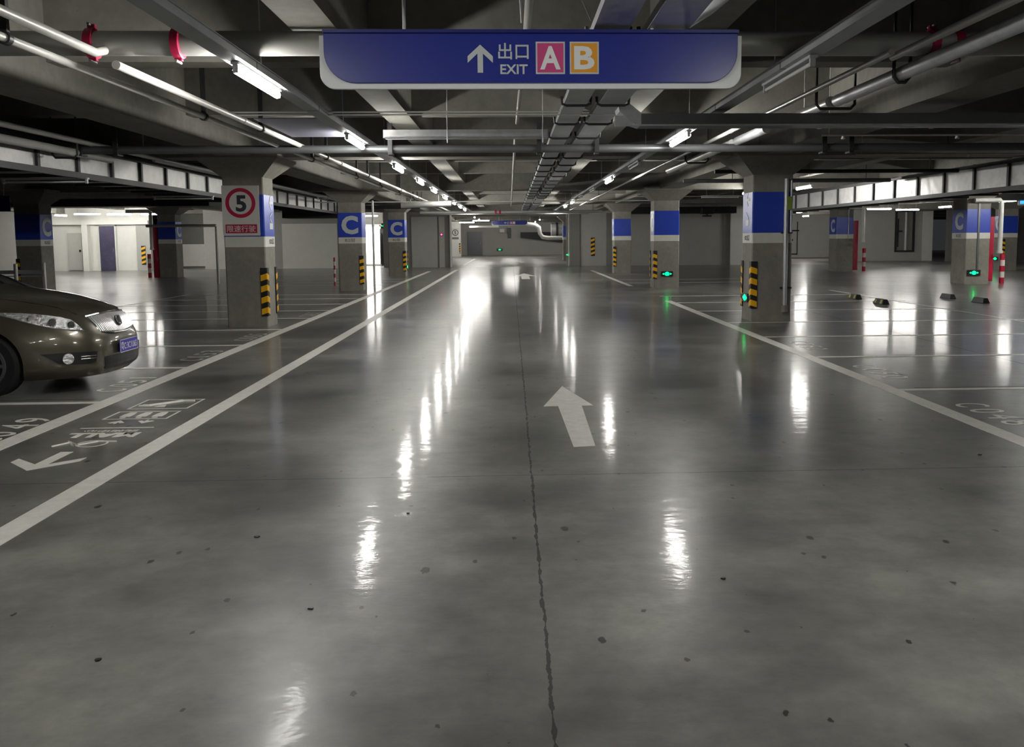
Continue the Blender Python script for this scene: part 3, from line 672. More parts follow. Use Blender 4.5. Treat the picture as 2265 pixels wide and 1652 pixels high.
def pipe(name, pts, r, m, label, cat='pipe', n=14, group=None, joints=(), jm=None, jr=1.12):
    o = MB().tube(pts, r, n).build(name, m, None, smooth=True); tag(o, label, cat, group)
    P = [Vector(p) for p in pts]
    for j in joints:
        # j = distance fraction along first segment list (absolute point on axis)
        c = Vector(j); d = min(((P[i+1]-P[i]) for i in range(len(P)-1)), key=lambda s: 0).normalized()
        for i in range(len(P)-1):
            s = P[i+1]-P[i]; q = c-P[i]; u = q.dot(s)/s.length_squared
            if -.01 <= u <= 1.01 and (q - s*u).length < .02: d = s.normalized(); break
        MB().tube([c - d*.03, c + d*.03], r*jr, n).build('joint_ring', jm or m, o, smooth=True)
    return o
# big fire main across, with red grooved couplings
main = pipe('fire_main_pipe', [(-4.38, 7.2, 3.09), (4.44, 7.2, 3.09)], .095, M_PIPE, 'thick grey pipe crossing the ceiling behind the big exit sign', group='pipes across the ceiling', n=28)
def coupling(x, label, dark=False):
    t = thing('pipe_coupling', (x, 7.2, 3.09), label, 'pipe coupling', 'red grooved couplings')
    MB().tube([(-.035, 0, 0), (-.03, 0, 0), (.03, 0, 0), (.035, 0, 0)], [.100, .116, .116, .100], 24).build('clamp_ring', M_REDP, t, smooth=True)
    for s in (-1, 1):
        MB().box(-.03, .03, -.02, .02, s*.116 - .02, s*.116 + .03).build('lug', M_REDP, t, bevel=.006)
        MB().tube([(-.005, -.055, s*.14), (-.005, .055, s*.14)], .011, 8).build('bolt', M_GALV, t)
    return t
coupling(-3.25, 'red coupling where the pale pipe meets the thick pipe, upper left'); coupling(-2.59, 'red coupling beside the left trunking on the thick pipe')
coupling(3.42, 'dark coupling on the thick pipe right of the exit sign'); coupling(3.62, 'dark red coupling at the upper right')
# lateral pipes left of the aisle
pipe('sprinkler_pipe', [(-3.11, -6, 2.965), (-3.11, 6.92, 2.965), (-3.13, 7.12, 3.02)], .034, M_PIPEW, 'pale pipe ending at the thick pipe in the upper left corner', group='long pipes left of the aisle')
pipe('sprinkler_pipe', [(-3.02, 7.06, 2.90), (-3.0, 44, 2.90)], .034, M_PIPEW, 'upper one of the two long pale pipes left of the lamps', group='long pipes left of the aisle', joints=[(-3.012, 10.3, 2.9), (-3.005, 16, 2.9)])
pipe('sprinkler_pipe', [(-3.36, -6, 2.90), (-3.30, 45, 2.90)], .030, M_PIPEW, 'lower one of the two long pale pipes left of the lamps', group='long pipes left of the aisle', joints=[(-3.352, 8.6, 2.9), (-3.34, 13, 2.9)])
def hanger(x, y, z, w, r, label, m=None):
    t = thing('pipe_hanger', (x, y, z), label, 'pipe hanger', 'dark hangers of the long left pipes')
    MB().box(-.022, .022, -.02, .02, r, 3.95 - z).build('strap', M_DARKM, t)
    b = MB(); annulus(b, r*.98, r + .014, -.025, .025, front((0, 0, 0)), 18); b.build('clamp', M_DARKM, t)
    return t
for k, y in enumerate((6.15, 9.95, 15.2, 19.5, 23.0, 26.8, 30.5)):
    hanger(-3.36 + .0012*(y+6), y, 2.90, .1, .032, 'dark hanger on the lower left pipe, %s from the camera' % ORD[k])
for k, y in enumerate((11.0, 14.8, 19.0, 24.5, 29)):
    hanger(-3.015, y, 2.90, .1, .036, 'dark hanger on the upper left pipe, %s from the camera' % ORD[k])
# pipe across whole garage
pipe('cross_pipe', [(-6.3, 13.0, 2.845), (9.4, 13.0, 2.845)], .058, M_MIDM, 'long dark pipe crossing the whole garage below the beams', group='pipes across the ceiling', n=18)
for x, l in ((-1.72, 'dark strap holding the cross pipe, left of the aisle centre'), (1.26, 'dark strap holding the cross pipe beside the cable trays'), (.42, 'dark strap holding the cross pipe left of the cable trays'), (4.6, 'dark strap holding the cross pipe above the downpipe column'), (5.0, 'second dark strap above the downpipe column'), (-5.6, 'dark strap holding the cross pipe left of the speed sign column'), (-6.1, 'dark strap holding the cross pipe beside the left duct')):
    t = thing('pipe_hanger', (x, 13.0, 2.845), l, 'pipe hanger', 'straps of the long cross pipe')
    MB().box(-.032, .032, -.09, -.062, -.07, 1.1).build('strap', M_DARKM, t); MB().box(-.032, .032, -.09, .09, -.085, -.062).build('foot', M_DARKM, t)
# flat metal tray across, left of centre, and its wide glossy cover
tag(MB().box(-2.93, -2.2, 10.4, 12.2, 2.93, 2.945).box(-2.93, -2.2, 12.17, 12.2, 2.945, 3.03).build('flat_duct', mat('blued_sheet', (.30, .30, .38), .42, .6)), 'wide bluish sheet metal tray under the ceiling left of the second lamp', 'duct', )
t = thing('cross_tray', (-1.0, 12.25, 2.9), 'narrow metal tray crossing above the aisle behind the exit sign', 'cable tray')
MB().box(-.72, 1.52, 0, .3, .03, .036).box(-.72, 1.52, 0, .006, .02, .13).build('tray', M_GALV, t); MB().box(-.72, 1.52, -.008, 0, .012, .022).build('edge_strip', M_CHROME, t)
for x in (.15, 1.45): MB().tube([(x, -.01, -.05), (x, -.01, 1.0)], .006, 6).build('drop_rod', M_GALV, t)
for z, l in ((2.935, 'lower one of two thin conduits crossing behind the exit sign'), (2.965, 'upper one of two thin conduits crossing behind the exit sign')):
    pipe('conduit', [(-3.1, 10.1, z), (1.4, 10.1, z)], .009, M_PIPEW, l, 'conduit', 8, 'thin conduits behind the sign')
# dark rectangular tray crossing on the right with an elbow
t = thing('steel_duct', (-.10, 9.5, 2.742), 'dark rectangular duct crossing on the right with a shiny elbow at its left end', 'duct')
MB().box(1.50, 9.55, 0, .35, 0, .118).build('duct_body', M_MIDM, t); MB().box(1.30, 9.35, -.012, 0, -.012, .004).build('flange', M_GALV, t)
MB().prism([(1.50,0),(1.50,.125),(1.38,.22),(1.25,.22),(1.27,.14),(1.40,.03)], -.35, 0, front((0, 0, 0))).build('elbow', M_GALV, t)
MB().box(1.22, 1.42, .02, .05, -.01, .10).build('side_plate', M_GALV, t)
# longitudinal pipe near the aisle centre
pipe('drop_pipe', [(.14, 5.3, 3.12), (.14, 7.0, 3.12)], .030, M_PIPEW, 'pale pipe above the middle of the exit sign', group='pipes near the aisle centre')
pipe('drop_pipe', [(.13, 7.4, 3.12), (.10, 12.3, 3.12)], .022, M_PIPE, 'grey pipe just below the middle of the exit sign', group='pipes near the aisle centre')
pipe('drop_pipe', [(.08, 12.6, 2.98), (.03, 40, 2.98)], .022, M_PIPEW, 'thin pale pipe running away along the middle of the coffered ceiling', group='pipes near the aisle centre', joints=[(.067, 18.6, 2.98)])
pipe('conduit', [(.06, 5.3, 3.12), (.09, 6.05, 2.98)], .008, M_PIPEW, 'thin conduit meeting the sign top left of the pale pipe', 'conduit', 6)
pipe('stay_wire', [(.33, 5.3, 3.16), (.56, 6.15, 3.02)], .004, M_GALV, 'slanting stay wire above the exit sign', 'wire', 5)
pipe('stay_wire', [(.86, 5.35, 3.18), (.72, 6.3, 3.06)], .004, M_MIDM, 'dark slanting stay wire beside the cable tray', 'wire', 5)
# sheathed cable bundle
o = MB().tube([(1.46, 5.35, 3.11), (1.42, 5.6, 3.1), (1.33, 6.0, 3.06), (1.27, 6.4, 3.04)], [.05, .04, .045, .02], 10).build('insulated_pipe', M_SIGNW, smooth=True); tag(o, 'pale lagged pipe with torn sleeve above the right end of the sign', 'pipe')
# pipes right of the aisle
pipe('silver_pipe', [(3.36, 5.2, 2.93), (3.36, 9.1, 2.93)], .060, M_GALV, 'thick shiny pipe right of the exit sign', group='pipes right of the aisle', n=20)
pipe('silver_pipe', [(3.33, 9.2, 2.93), (3.33, 10.4, 2.93)], .060, M_PIPEW, 'thick pale pipe continuing beyond the square clamp', group='pipes right of the aisle', n=20)
pipe('silver_pipe', [(3.30, 11.4, 2.93), (3.30, 12.9, 2.93)], .060, M_GALV, 'thick shiny pipe above the gap before the downpipe column', group='pipes right of the aisle', n=20)
pipe('silver_pipe', [(3.0, 6.98, 2.98), (2.98, 46, 2.93)], .027, M_PIPE, 'thin long pipe beside the thick shiny one on the right', group='pipes right of the aisle', joints=[(3.0, 10.6, 2.976), (2.995, 12, 2.97)])
pipe('silver_pipe', [(3.06, -2, 2.965), (3.06, 7.1, 2.965)], .03, M_PIPE, 'pale pipe running off at the top right corner', group='pipes right of the aisle')
def uclamp(x, y, z, w, label):
    t = thing('square_clamp', (x, y, z), label, 'pipe clamp', 'dark square clamps under the thick right pipes')
    MB().tube([(-w, 0, .12), (-w, 0, -.03), (-w+.04, 0, -.075), (w-.04, 0, -.075), (w, 0, -.03), (w, 0, .12)], .016, 8).build('bracket', M_DARKM, t)
    for s in (-1, 1): MB().box(s*w-.01, s*w+.01, -.01, .01, .1, 3.95-z).build('strap', M_DARKM, t)
uclamp(3.36, 9.15, 2.93, .20, 'dark square clamp below the end of the thick shiny pipe'); uclamp(3.28, 15.6, 2.92, .20, 'dark square clamp above the gap left of the downpipe column')
uclamp(3.36, 7.6, 2.93, .07, 'dark round clamp on the thick shiny pipe')
pipe('silver_pipe', [(3.28, 13.1, 2.92), (3.28, 18.4, 2.92)], .060, M_PIPEW, 'thick pale pipe above the gap before the downpipe column, beyond the cross pipe', group='pipes right of the aisle', n=20)
# sprinkler lines on the right
def sprinkler_line(y, z, x0, x1, heads, label):
    x1 = min(x1, 9.3)
    t = thing('sprinkler_line', (0, y, z), label, 'sprinkler line', 'thin sprinkler lines on the right')
    MB().tube([(x0, 0, 0), (x1, 0, 0)], .013, 8).build('line', M_PIPEW, t, smooth=True)
    for h in heads:
        q = MB().tube([(h, 0, -.01), (h, 0, -.035)], .022, 10).build('sprinkler_head', M_POSTW, t); MB().tube([(h, 0, -.035), (h, 0, -.05)], [.03, .03], 10).build('deflector', M_GALV, q)
    MB().tube([(x0 + .1, 0, 0), (x0 + .1, 0, 3.94 - z)], .008, 6).build('drop_rod', M_GALV, t)
sprinkler_line(11.3, 2.96, 3.65, 12, (3.95, 5.4), 'thin white sprinkler line just below the dark duct')
sprinkler_line(12.2, 2.93, 4.3, 12, (4.6, 6.2), 'second thin white sprinkler line below the dark duct')
sprinkler_line(15.3, 2.95, 6.0, 16, (8, ), 'thin sprinkler line above the right end of the duct')
sprinkler_line(13.9, 2.97, -5.7, -3.9, (-5.0, ), 'thin sprinkler line left of the speed sign column')
sprinkler_line(30.0, 2.92, 4.2, 9, (5.0, 7.0), 'thin sprinkler line near the second right column')
sprinkler_line(22.0, 2.95, 5.5, 18, (8.5, 12.5), 'thin sprinkler line past the downpipe column')
pipe('cross_pipe', [(-8, 30.2, 2.80), (5.5, 30.2, 2.80)], .02, M_PIPEW, 'thin pale cross pipe above the middle of the aisle', group='pipes across the ceiling')
pipe('cross_pipe', [(-4.5, 45.5, 2.80), (4.0, 45.5, 2.80)], .045, M_PIPE, 'pale cross pipe just before the far opening', group='pipes across the ceiling')
pipe('cross_pipe', [(-4.3, 42.4, 2.80), (4.4, 42.4, 2.80)], .07, M_PIPE, 'thick cross pipe with two red bands before the far opening', group='pipes across the ceiling')
tag(MB().tube([(-.75, 42.4, 2.80), (-.66, 42.4, 2.80)], .09, 14).tube([(-.55, 42.4, 2.80), (-.46, 42.4, 2.80)], .09, 14).build('red_band', M_REDP), 'pair of red bands on the thick far cross pipe', 'pipe coupling')
pipe('cross_pipe', [(4.2, 21.5, 2.9), (9.3, 21.5, 2.9)], .05, M_MIDM, 'dark cross pipe over the right bays', group='pipes across the ceiling')
pipe('cross_pipe', [(4.2, 18.2, 2.88), (9.3, 18.2, 2.88)], .04, M_DARKM, 'black cross pipe over the right bays', group='pipes across the ceiling')
pipe('drain_pipe', [(-3.5, 28.6, 2.62), (-1.9, 28.6, 2.66)], .09, M_PIPE, 'short thick grey pipe above the large C column', group='pipes across the ceiling', n=18)
pipe('drain_pipe', [(-9.0, 34.5, 2.78), (-3.5, 34.5, 2.78)], .07, M_DARKM, 'dark thick pipe high behind the left columns', group='pipes across the ceiling', n=14)
# pipes beside the left duct
pipe('long_pipe', [(-6.15, 5, 2.80), (-6.15, 14.0, 2.80)], .055, M_PIPE, 'thick grey pipe along the duct at the upper left', group='pipes beside the left duct')
pipe('long_pipe', [(-5.95, 5, 2.93), (-5.95, 33, 2.93)], .036, M_PIPE, 'thinner pipe above the thick one along the left duct', group='pipes beside the left duct', joints=[(-5.95, 13.2, 2.93)])
pipe('long_pipe', [(-6.2, 15.8, 2.95), (-6.2, 34, 2.95)], .032, M_PIPEW, 'pale pipe along the top of the left duct', group='pipes beside the left duct')
uclamp(-6.15, 12.6, 2.78, .17, 'dark square clamp under the thick pipe at the left')

# ================================================================ DUCTS
def long_duct(x0, x1, z0, z1, y0, y1, face, label, step=1.45):
    t = thing('air_duct', ((x0+x1)/2, 0, z0), label, 'duct', 'long rectangular air ducts')
    w = (x1-x0)/2; h = z1-z0
    MB().box(-w, w, y0, y1, 0, h).build('duct_body', M_DUCT, t)
    s = 1 if face > 0 else -1
    MB().box(s*w - .0, s*w + s*.06, y0, y1, -.07, .015).box(s*w, s*w + s*.05, y0, y1, h-.02, h+.05).build('edge_angle', M_DARKM, t)
    y = y0 + .6
    while y < y1:
        MB().box(s*w, s*w + s*.04, y-.034, y+.034, -.05, h+.06).build('hanger_post', M_DARKM, t)
        MB().box(-w, w, y-.03, y+.03, -.05, 0).build('hanger_bar', M_DARKM, t); y += step
    return t
long_duct(-7.5, -6.4, 2.55, 2.91, 5, 33, 1, 'long silver duct with black straps running away on the left', 1.12)
long_duct(9.5, 10.7, 2.45, 2.92, 11, 34, -1, 'long silver duct with black straps running away on the right', 1.26)
tag(MB().box(-8.4, -5.6, 33.0, 34.2, 2.35, 2.78).build('black_duct', M_DARKM), 'black duct above the white shutter wall', 'duct')
for o in [q for q in COL.objects if q.name == 'black_duct']: MB().box(-8.2, -8.16, 33.5, 33.54, 2.78, 3.94).box(-5.8, -5.76, 33.5, 33.54, 2.78, 3.94).build('hanger_rod', M_DARKM, o)
tag(MB().box(-19.5, -10.2, 30.5, 31.8, 2.72, 2.98).build('black_duct', M_DARKM), 'black duct crossing at the left behind the silver duct', 'duct')
tag(MB().box(5.8, 10.9, 42.5, 43.5, 2.68, 3.0).build('black_duct', M_DARKM), 'black duct above the grey wall right of the aisle', 'duct')
tag(MB().box(13.0, 30.0, 31.2, 32.4, 2.80, 3.0).build('black_duct', M_DARKM), 'black duct behind the long silver duct on the right', 'duct')
for x, y in ((7.4, 41.8), (9.3, 41.8)):
    t = thing('ceiling_fan_unit', (x, y, 2.62), 'black jet fan hanging at the wall top, %s one' % ('left' if x < 8 else 'right'), 'fan', 'black fan units')
    MB().box(-.3, .3, -.2, .2, 0, .3).build('housing', M_BLACK, t, bevel=.04); MB().box(-.2, .2, -.15, .15, -.12, -.05).build('frame', M_DARKM, t); MB().box(-.02, .02, -.15, .15, -.06, 0).build('stem', M_DARKM, t)
# round duct and white elbow beyond the opening
o = MB().tube([(3.0, 66, 2.15), (7.5, 66, 2.15)], .52, 32).build('round_duct', M_DUCT, smooth=True); tag(o, 'big round silver duct beyond the opening', 'duct')
MB().tube([(3.35, 66, 2.15), (3.5, 66, 2.15)], .56, 24).build('strap', M_DARKM, o)
o = MB().tube([(1.2, 64, 2.55), (1.75, 64, 2.5), (2.05, 64, 2.3), (2.1, 64, 1.9), (2.3, 64, 1.62), (2.7, 64, 1.55), (4.2, 64, 1.55)], .15, 14).build('white_elbow_duct', M_PIPEW, smooth=True); tag(o, 'white elbow duct curling down beside the round duct', 'duct')
tag(MB().prism([(.9, 1.6), (5.8, 1.0), (5.8, 2.1), (.9, 2.1)], -.3, 0, front((0, 81.99, 0))).build('ramp_underside', M_DARKM), 'dark sloping underside of a ramp on the far end wall', 'ramp')
t = thing('wall_grille', (-.15, 82.28, 1.55), 'narrow black grille on the far end wall', 'grille')
MB().box(-.17, .17, -.06, 0, 0, .95).build('frame', M_BLACK, t)
for x in (-.07, .07): MB().box(x-.012, x+.012, -.075, -.06, .06, .89).build('bar', M_MIDM, t)
tag(MB().box(-3.4, -1.0, 73.2, 73.5, 2.45, 2.6).build('light_shelf', M_POSTW), 'pale band under the lamps beyond the opening', 'ceiling panel')
o = MB().box(-1.0, -.6, 80.8, 81.0, 2.1, 2.4).build('hung_box', M_POSTW); tag(o, 'small white box hanging behind the tiny exit sign', 'box')
MB().tube([(-.8, 80.9, 2.4), (-.8, 80.9, 3.95)], .02, 6).build('hanger_rod', M_GALV, o)

def hang(prefix, idx, spots):
    o = [q for q in COL.objects if q.name.split('.')[0] == prefix and 'label' in q][idx]
    for x, y, z in spots: MB().tube([(x, y, z), (x, y, 3.945)], .010, 6).build('hanger_rod', M_DARKM, o)
hang('black_duct', 1, ((-18, 31, 2.98), (-11, 31, 2.98))); hang('black_duct', 2, ((6.2, 43, 3.0), (10.4, 43, 3.0))); hang('black_duct', 3, ((16, 31.8, 3.0), (27, 31.8, 3.0)))
hang('light_shelf', 0, ((-3.2, 73.35, 2.6), (-1.2, 73.35, 2.6))); hang('round_duct', 0, ((3.8, 66, 2.67), (7, 66, 2.67))); hang('white_elbow_duct', 0, ((1.4, 64, 2.68), (4.0, 64, 1.7)))
hang('drain_pipe', 0, ((-3.2, 28.6, 2.7), (-2.3, 28.6, 2.73))); hang('drain_pipe', 1, ((-8.5, 34.3, 2.85), (-5.2, 34.3, 2.85)))
hang('cross_pipe', 4, ((5.4, 21.5, 2.94), (8.7, 21.5, 2.94))); hang('cross_pipe', 5, ((5.4, 18.2, 2.91), (8.7, 18.2, 2.91)))
hang('cross_pipe', 1, ((-3, 30.2, 2.81), (3, 30.2, 2.81))); hang('cross_pipe', 2, ((-2.8, 45.5, 2.84), (2.8, 45.5, 2.84))); hang('cross_pipe', 3, ((-2.8, 42.4, 2.86), (2.8, 42.4, 2.86)))

# ================================================================ DOWNPIPES, CABINETS, POSTS
t = thing('downpipe', (5.0, YA+.05-.09, 0), 'grey downpipe with a green tag on the front of the right aisle column', 'downpipe')
MB().tube([(-.035, 0, .30), (-.035, 0, 2.58)], .042, 14).build('pipe', M_GALV, t, smooth=True)
MB().tube([(.055, 0, 1.62), (.055, 0, 2.55)], .022, 10).build('thin_pipe', M_GALV, t, smooth=True)
MB().box(-.03, .05, -.052, -.045, 2.02, 2.26).build('green_tag', mat('green_tag', (.20, .28, .04), .5), t)
MB().tube([(-.035, 0, .18), (-.035, 0, .30)], .06, 14).build('foot', M_COLM, t); MB().box(-.10, .09, .0, .088, 1.60, 1.63).box(-.10, .09, .0, .088, .6, .63).build('wall_bracket', M_DARKM, t)
def cabinet(x0, x1, y, z0, z1, label, m=M_CABR):
    t = thing('hydrant_cabinet', ((x0+x1)/2, y, z0), label, 'cabinet', 'red hydrant cabinets')
    w = (x1-x0)/2
    MB().box(-w, w, -.35, .35, 0, z1-z0).build('body', m, t, bevel=.01)
    q = MB().box(-w+.02, w-.02, -.365, -.35, .04, z1-z0-.04).build('door', m, t); MB().box(w-.06, w-.04, -.38, -.365, .7, .85).build('handle', M_CHROME, q)
    return t
cabinet(15.07, 15.32, 27.9, .08, 2.12, 'bright red hydrant cabinet beside the brightly lit column', mat('bright_red_cabinet', (.55, .012, .055), .35))
cabinet(14.83, 15.06, 38.25, .06, 2.2, 'dark red hydrant cabinet beside the second right-hand column')
cabinet(-15.24, -14.99, 38.6, 0, 2.2, 'dark red hydrant cabinet left of the far left column')
def riser(x, y, z0, z1, xe, label):
    y -= .12
    o = MB().tube([(xe, y, z1), (x - .05*(1 if xe < x else -1), y, z1), (x, y, z1 - .06), (x, y, z0)], .07, 12).build('riser_pipe', M_PIPEW, smooth=True)
    tag(o, label, 'pipe', 'white riser pipes beside cabinets'); MB().tube([(x, y, z0-.03), (x, y, z0+.06)], .09, 12).build('end_cap', M_PIPEW, o, smooth=True); return o
riser(15.25, 27.2, 1.0, 2.62, 14.4, 'white pipe bending down in front of the bright red cabinet')
riser(15.10, 37.6, 1.3, 2.75, 14.5, 'white pipe above the dark red cabinet of the second right column')
riser(-15.2, 38.2, 1.2, 2.8, -16.2, 'white pipe coming down onto the dark red cabinet at the left')
def bollard(x, y, h, label, n=5, r=.075):
    t = thing('banded_post', (x, y, 0), label, 'post', 'red and white banded posts')
    for k in range(n):
        MB().tube([(0, 0, h*k/n), (0, 0, h*(k+1)/n)], r, 14).build('red_band' if k % 2 == 0 else 'white_band', M_POSTR if k % 2 == 0 else M_POSTW, t, smooth=True)
bollard(15.7, 27.7, .93, 'red and white post right of the bright red cabinet'); bollard(15.5, 38.3, 1.0, 'red and white post right of the second right-hand column')
bollard(-15.42, 38.3, 1.0, 'red and white post left of the dark red cabinet at the left'); bollard(-5.95, 30.0, .95, 'red and white pole beside the large C column', 7, .03)
# thin pipes beside the left columns and on the end walls
for x, y, z1, r, l in ((-4.30, 27.9, 2.75, .035, 'white thin riser on the aisle side of the large C column'), (-3.28, BACK-.14, 2.85, .06, 'pale riser at the left edge of the far opening'), (3.16, BACK-.1, 2.85, .03, 'thin riser at the right edge of the far opening'), (-10.45, 31.9, 2.05, .05, 'white upright of the frame left of the speed sign column')):
    pipe('riser_pipe', [(x, y, 0), (x, y, z1)], r, M_PIPEW, l, n=10)
pipe('riser_pipe', [(-8.45, 50.5, 0), (-8.45, 50.5, 2.3)], .03, M_BLACK, 'black handrail beside the lit doorway', n=8)
pipe('frame_beam', [(-12.9, 31.9, 2.08), (-10.45, 31.9, 2.08)], .05, M_PIPEW, 'white horizontal bar of the frame left of the speed sign column', n=8)
# pipework on the deep white wall
t = thing('valve_pipework', (20.75, 63.96, 0), 'thin dark pipework with valves on the deep white wall', 'pipework')
for x in (-.3, .15): MB().tube([(x, 0, .2), (x, 0, 2.6)], .035, 8).build('pipe', M_DARKM, t)
MB().tube([(-1.6, 0, .12), (-1.2, 0, .25), (.15, 0, .25)], .04, 8).build('pipe', M_DARKM, t); MB().box(-.4, .25, -.08, .02, 1.9, 2.0).box(-.38, -.2, -.1, .02, 1.2, 1.35).build('valve', M_BLACK, t)
# barred opening in the right bay wall
t = thing('barred_niche', (23.95, 53.02, .55), 'dark framed niche with a pale pipe on the right-hand grey wall', 'niche')
MB().box(-.65, .55, -.12, -.02, 0, .1).box(-.65, .55, -.12, -.02, 2.4, 2.5).box(-.65, -.55, -.12, -.02, .1, 2.4).box(.43, .55, -.12, -.02, .1, 2.4).build('frame', M_DARKM, t)
MB().box(-.55, .43, -.04, -.02, .1, 2.4).build('back_plate', M_WALLD, t); MB().tube([(.0, -.09, .1), (.0, -.09, 2.4)], .07, 10).build('pipe', M_PIPEW, t)
MB().box(-.5, -.2, -.11, -.05, 1.2, 1.3).box(-.5, -.44, -.11, -.05, .3, 2.0).build('bar', M_DARKM, t)
t = thing('wall_cabinet', (28.8, 50.7, .25), 'tall pale cabinet at the far right edge', 'cabinet')
MB().box(-.5, .6, -.2, .25, 0, 2.3).build('body', M_BWHITE, t, bevel=.02); MB().box(-.46, .05, -.22, -.2, .05, 2.25).build('door', M_POSTW, t)
MB().box(-.4, .5, -.15, .2, -.25, 0).build('base', M_DARKM, t)

# barrier rail at the left behind the car
t = thing('barrier_rail', (-10.7, 19.5, 0), 'grey metal barrier rail with white posts behind the car bonnet', 'barrier')
for x in (-.62, -.02, .07, .60): MB().tube([(x, 0 if x != .07 else -.12, 0), (x, 0 if x != .07 else -.12, 1.08 if abs(x) < .5 else 1.1)], .028, 12).build('post', M_POSTW if abs(x) > .5 or x > 0 else M_GALV, t, smooth=True)
MB().box(-.60, .58, -.02, .02, .86, .94).box(-.60, .58, -.02, .02, .80, .82).build('rail', M_GALV, t)

# wheel stops
def make_stop(loc, label, yellow=True):
    t = thing('wheel_stop', loc, label, 'wheel stop', 'rubber wheel stops in the right bays')
    L_, w, h = .26, .085, .115
    v = [(-w,-L_,0),(w,-L_,0),(w,L_,0),(-w,L_,0),(-w*.55,-L_*.86,h),(w*.55,-L_*.86,h),(w*.55,L_*.86,h),(-w*.55,L_*.86,h)]
    MB().add(v, [(0,3,2,1),(4,5,6,7),(0,1,5,4),(1,2,6,5),(2,3,7,6),(3,0,4,7)]).build('rubber_block', M_WSTOP, t, bevel=.008)
    if yellow:
        n = Vector((-h, 0, w*.45)).normalized()
        for s in (-1, 1):
            b = MB(); q = [(-w, s*.15-.07, 0), (-w, s*.15+.07, 0), (-w*.55, s*.15+.06, h), (-w*.55, s*.15-.06, h)]
            c = Vector((-w*.78, s*.15, h*.5)); vv = [tuple(c + (Vector(p)-c)*.72 + n*.002) for p in q] + [tuple(c + (Vector(p)-c)*.72 + n*.004) for p in q]
            b.add(vv, [(0,3,2,1),(4,5,6,7),(0,1,5,4),(1,2,6,5),(2,3,7,6),(3,0,4,7)]); b.build('yellow_patch', mat('dull_yellow_patch', (.40, .33, .03), .5), t)
    return t
make_stop((8.5, 21.5, 0), 'black wheel stop with yellow patches, farther of the left pair'); make_stop((8.42, 19.75, 0), 'black wheel stop with yellow patches, nearer of the left pair')
make_stop((10.72, 21.25, 0), 'plain black wheel stop, left one of the right pair', False); make_stop((10.78, 19.85, 0), 'plain black wheel stop, rightmost of the four', False)

# small debris on the floor near the camera
for k, (x, y, s) in enumerate(((-1.35, 4.55, .03), (-.86, 3.62, .02), (.95, 3.85, .022), (3.3, 6.0, .022), (-1.55, 3.2, .02), (-.6, 4.9, .018))):
    v = []; n = 7; s *= .65
    for i in range(n): v.append((x + s*(.7+.5*random.random())*math.cos(2*PI*i/n), y + s*(.5+.5*random.random())*math.sin(2*PI*i/n)))
    tag(MB().prism(v, 0, .006).build('debris_chip', M_BLACK), 'dark chip of debris on the open floor, %s' % ['left of the near glare', 'below the near glare', 'right of the centre joint', 'near the right edge', 'lower left', 'beside the long glare'][k], 'debris', 'chips of debris')

# ================================================================ CAR
def interp(T, x):
    if x <= T[0][0]: return T[0][1]
    for (a, b), (c, d_) in zip(T, T[1:]):
        if x <= c: u = (x-a)/(c-a); return b + (d_-b)*u
    return T[-1][1]
PROF = [(.16,.10),(.20,.035),(.26,.0),(.45,.0),(.55,.02),(.63,.065),(.70,.11),(.78,.18),(.83,.25),(.88,.36),(.93,.51),(.985,.69),(1.03,.93),(1.07,1.15),(1.10,1.32)]
PLAN = [(0,0),(.2,.006),(.4,.03),(.55,.08),(.65,.14),(.75,.27),(.83,.42),(.90,.60),(.95,.80),(.985,1.02),(1.0,1.25)]
WID = [(.16,.84),(.22,.90),(.35,.925),(.60,.93),(.72,.915),(.80,.885),(.86,.85),(.92,.79),(.985,.70),(1.03,.62),(1.07,.50),(1.10,.36)]
REAR = [(.16,4.70),(.22,4.78),(.5,4.83),(.75,4.80),(.95,4.70),(1.03,4.5),(1.10,4.2)]
def smooth_interp(T, x, h=.025): return (interp(T, x-h) + interp(T, x) + interp(T, x+h) + interp(T, x-h/2) + interp(T, x+h/2)) / 5
def nose(b, z):
    w = smooth_interp(WID, z); q = min(abs(b)/w, 1.0)
    return -(smooth_interp(PROF, z) + smooth_interp(PLAN, q, .03) - smooth_interp(PLAN, 0, .03))
car = thing('car', (-4.20, 9.70, 0), 'bronze brown saloon car with a blue number plate parked at the left edge', 'car')
QS = [0,.1,.2,.3,.4,.5,.58,.65,.72,.78,.83,.88,.92,.95,.975,.99]
ZS = [.16,.18,.21,.26,.32,.40,.48,.55,.60,.65,.70,.74,.78,.81,.84,.87,.90,.93,.96,.985,1.01,1.03,1.05,1.07,1.085,1.10]
def level(z):
    w = smooth_interp(WID, z); rr = smooth_interp(REAR, z); half = []
    for q in QS: half.append((nose(q*w, z), q*w))
    xs = half[-1][0]
    for u in (.12, .3, .5, .7, .88): half.append((xs*(1-u) - (rr-.25)*u, w))
    half += [(-(rr-.12), w*.97), (-(rr-.03), w*.85), (-rr, w*.5), (-rr, 0)]
    return [(a, b, z) for a, b in half] + [(a, -b, z) for a, b in half[-2:0:-1]]
v = []; f = []; n = len(level(.5))
for z in ZS: v += level(z)
for i in range(len(ZS)-1): f += [(i*n+k, i*n+(k+1)%n, (i+1)*n+(k+1)%n, (i+1)*n+k) for k in range(n)]
f += [tuple(range(n-1,-1,-1)), tuple(range((len(ZS)-1)*n, len(ZS)*n))]
body = MB().add(v, f).build('body', M_CAR, car, smooth=True)
WX = (-1.02, -3.76)
cut = MB()
for wx in WX:
    for s in (-1, 1): cut.tube([(wx, s*.62, .33), (wx, s*1.2, .33)], .365, 36)
co = cut.build('arch_cutter', M_TYRE)
co.parent = car
